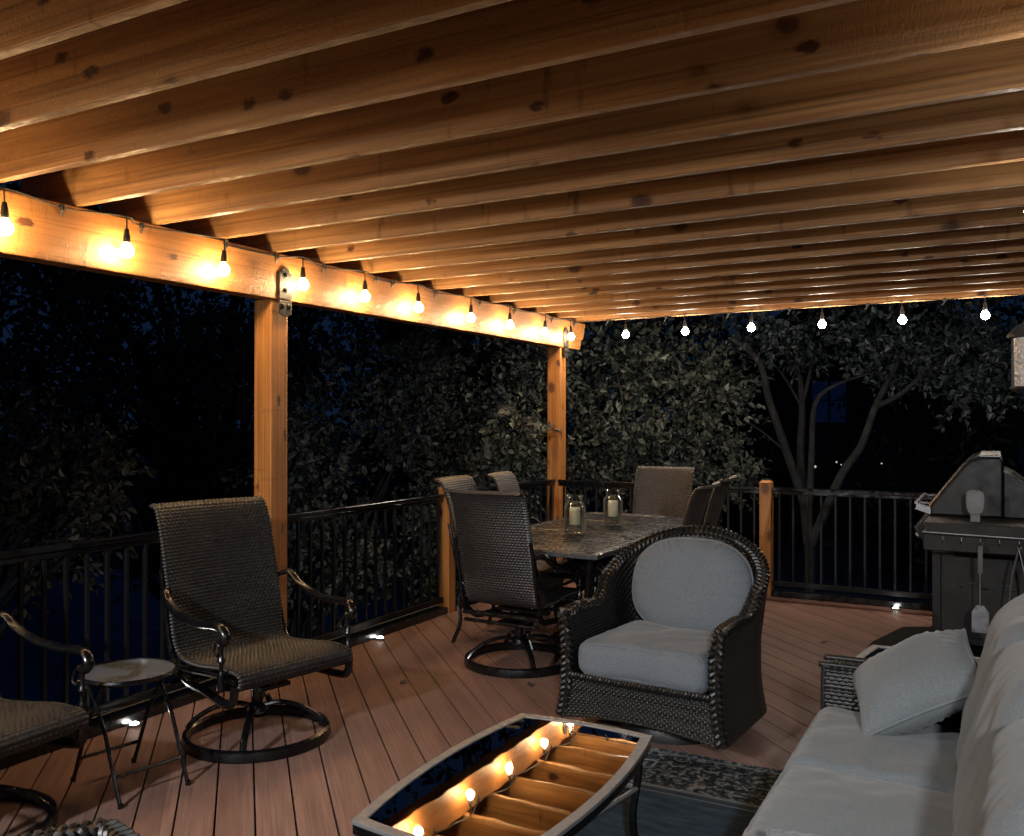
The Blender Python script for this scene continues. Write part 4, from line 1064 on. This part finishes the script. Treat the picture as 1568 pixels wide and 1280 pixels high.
# multi stemmed tree at the right
T = lambda L_: [at(*p) for p in L_]
trk = [
 (T([(1240, 1174, 10.6), (1240, 900, 10.6), (1236, 790, 10.6), (1205, 690, 10.5), (1178, 610, 10.3), (1162, 550, 10.1), (1120, 515, 10.0)]), .095, .035),
 (T([(1237, 830, 10.6), (1226, 700, 10.8), (1228, 620, 10.9), (1222, 560, 11.0), (1205, 500, 11.2)]), .075, .03),
 (T([(1237, 820, 10.6), (1243, 690, 10.5), (1247, 620, 10.4), (1272, 590, 10.3), (1330, 568, 10.2)]), .06, .018),
 (T([(1238, 840, 10.6), (1285, 730, 10.4), (1318, 680, 10.3), (1340, 620, 10.2), (1362, 575, 10.1), (1385, 535, 10.0)]), .075, .035),
 (T([(1340, 620, 10.2), (1378, 600, 10.0), (1412, 572, 9.9), (1450, 550, 9.8)]), .045, .02),
 (T([(1228, 620, 10.9), (1190, 560, 10.8), (1150, 545, 10.6), (1100, 520, 10.4)]), .025, .010),
 (T([(1228, 620, 10.9), (1245, 550, 10.8), (1258, 515, 10.6)]), .035, .018),
 (T([(1205, 690, 10.5), (1170, 660, 10.3), (1140, 640, 10.2)]), .02, .008)]
tree('multi_stem_tree', at(1240, 1174, 10.6), clumps_px([(1330, 500, 10.3, .42, 18, 10, 150, 35, .7), (1470, 530, 9.9, .40, 18, 8, 80, 35, .5), (1200, 500, 10.8, .36, 14, 7, 90, 30, .5), (1540, 560, 9.8, .36, 18, 7, 60, 45, .5), (1500, 600, 9.6, .18, 16, 3, 22, 18, .2), (1440, 480, 10.5, .5, 16, 7, 140, 20, .8), (1390, 560, 10.2, .2, 10, 3, 40, 12, .2)], 7), .070, 17, M['leaf2'], 'multi stemmed tree with bare forked trunks behind the grill', G, trunks=trk)
tree('dark_tree', (-14.5, 5.5, -2.6), clumps_px([(-250, 300, 13.5, 1.0, 26, 14, 260, 260, 1.2), (-500, 200, 12, 1.1, 24, 12, 250, 260, 1.2), (60, 250, 15, 1.0, 24, 9, 130, 130, 1)], 21), .15, 31, M['leaf2'], 'tall dark tree reaching above the left picture edge', G, trunk_r=.16)
tree('dark_tree', (-12.5, 12.0, -2.6), clumps_px([(300, 330, 16.5, 1.1, 30, 16, 230, 170, 1.2), (90, 420, 17, 1.0, 22, 6, 60, 50, 1), (300, 600, 17, 1.1, 20, 8, 200, 90, 1)], 22), .15, 32, M['leaf2'], 'tall dark tree rising behind the beam near the iron bracket', G, trunk_r=.16)
tree('dark_tree', (-9.5, 16.0, -2.6), clumps_px([(650, 330, 18, 1.2, 30, 14, 230, 150, 1.2), (950, 330, 19, 1.2, 26, 12, 200, 150, 1.2)], 23), .16, 33, M['leaf2'], 'tall dark tree rising behind the corner of the pergola', G, trunk_r=.16)
# far tree line
for i, (px, d, zt, lab) in enumerate(((60, 24, 430, 'far dark tree at the left edge of the garden'), (300, 26, 420, 'far dark tree left of the near pergola post'), (560, 25, 430, 'far dark tree under the middle of the beam'), (820, 27, 440, 'far dark tree behind the corner pergola post'), (1060, 28, 430, 'far dark tree left of the blue lit window'), (1480, 24, 420, 'far dark tree right of the blue lit window'), (1700, 24, 420, 'far dark tree beyond the right picture edge'))):
    c = at(px, 700, d); tree('far_tree', (c.x, c.y, -2.6), clumps_px([(px, 560, d, 1.5, 34, 12, 110, 110, 2), (px, 760, d, 1.5, 26, 8, 130, 70, 1.5)], 40 + i), .22, 50 + i, M['leaf2'], lab, 'far dark trees', per=8, trunk_r=.15)

# neighbour house with a dim blue window
hc = at(1330, 640, 30); ho = empty('neighbour_house', (hc.x, hc.y, -2.6), YAW, label='dark neighbour house with one dim blue lit window', cat='house')
m = MB(); m.box((0, 3, 3.0), (10, 6, 6.0)); m.build('wall', M['house'], ho, smooth=0)
m = MB(); m.prism([(-5.4, 6.0), (5.4, 6.0), (0, 9.0)], -.4, 6.4, lambda x, z, h: (x, h, z)); m.build('roof', M['shingle'], ho, smooth=0)
for (x, z) in ((-1.32, 4.72),):
    m = MB()
    for (a, b, c_, d_) in ((-.62, 0, .06, 1.5), (.62, 0, .06, 1.5), (0, 0, .06, 1.4), (0, .72, 1.3, .07), (0, -.72, 1.3, .07), (0, .05, 1.2, .04)): m.box((x + a, -.03, z + b), (c_, .06, d_))
    f = m.build('window_frame', M['house'], ho, smooth=0)
    m = MB(); m.box((x - .3, -.008, z), (.54, .012, 1.36)); m.box((x + .3, -.008, z), (.54, .012, 1.36)); m.build('pane', M['winblue'], f, smooth=0)
for (px, py, d, s_) in ((1248, 711, 19, .030), (1281, 704, 21, .022), (1288, 708, 21, .016), (1350, 706, 23, .020)):  # small glowing bodies put in for far bright specks
    p = at(px, py, d); rt = empty('far_glow_speck', (p.x, p.y, -2.6), label='tiny far glowing speck seen past the stems of the right tree', cat='lamp', group='tiny far glowing specks')
    m = MB(); m.tube([(0, 0, 0), (0, 0, p.z + 2.6 - s_)], .012, 5); m.build('stake', M['black'], rt)
    m = MB(); m.lathe([(0, -s_), (s_, -s_ * .5), (s_ * .9, s_ * .6), (0, s_)], 8, (0, 0, p.z + 2.6)); m.build('lens', M['speck'], rt)

# a few dry leaves dropped on the deck
fl = None
for (px, py, a, lab) in ((752, 968, .3, 'small dry leaf on the deck left of the near dining chair base'), (618, 1046, 1.4, 'small dry leaf on the deck between the swivel chair and the coffee table'), (812, 1050, 2.2, 'small dry leaf on the deck by the armchair braid'), (1262, 985, .9, 'small dry leaf on the deck between the armchair and the grill mat')):
    k = (CAM_H) * 1380 / (py - 642.9); p = at(px, 640, k)
    if fl is None:
        m = MB(); m.grid(lambda u, v: ((u - .5) * .055, (v - .5) * .034 * sin(pi * min(.98, max(.02, u))) , .004 + .007 * abs(2 * v - 1) ** 1.5 + .004 * u), 8, 4)
        fl = m.build('fallen_leaf', M['leaf3'], smooth=0); o = fl
    else: o = fl.copy(); col.objects.link(o)
    o.location = (p.x, p.y, 0); o.rotation_euler = (0, 0, a); tag(o, lab, 'leaf', 'dry leaves on the deck')
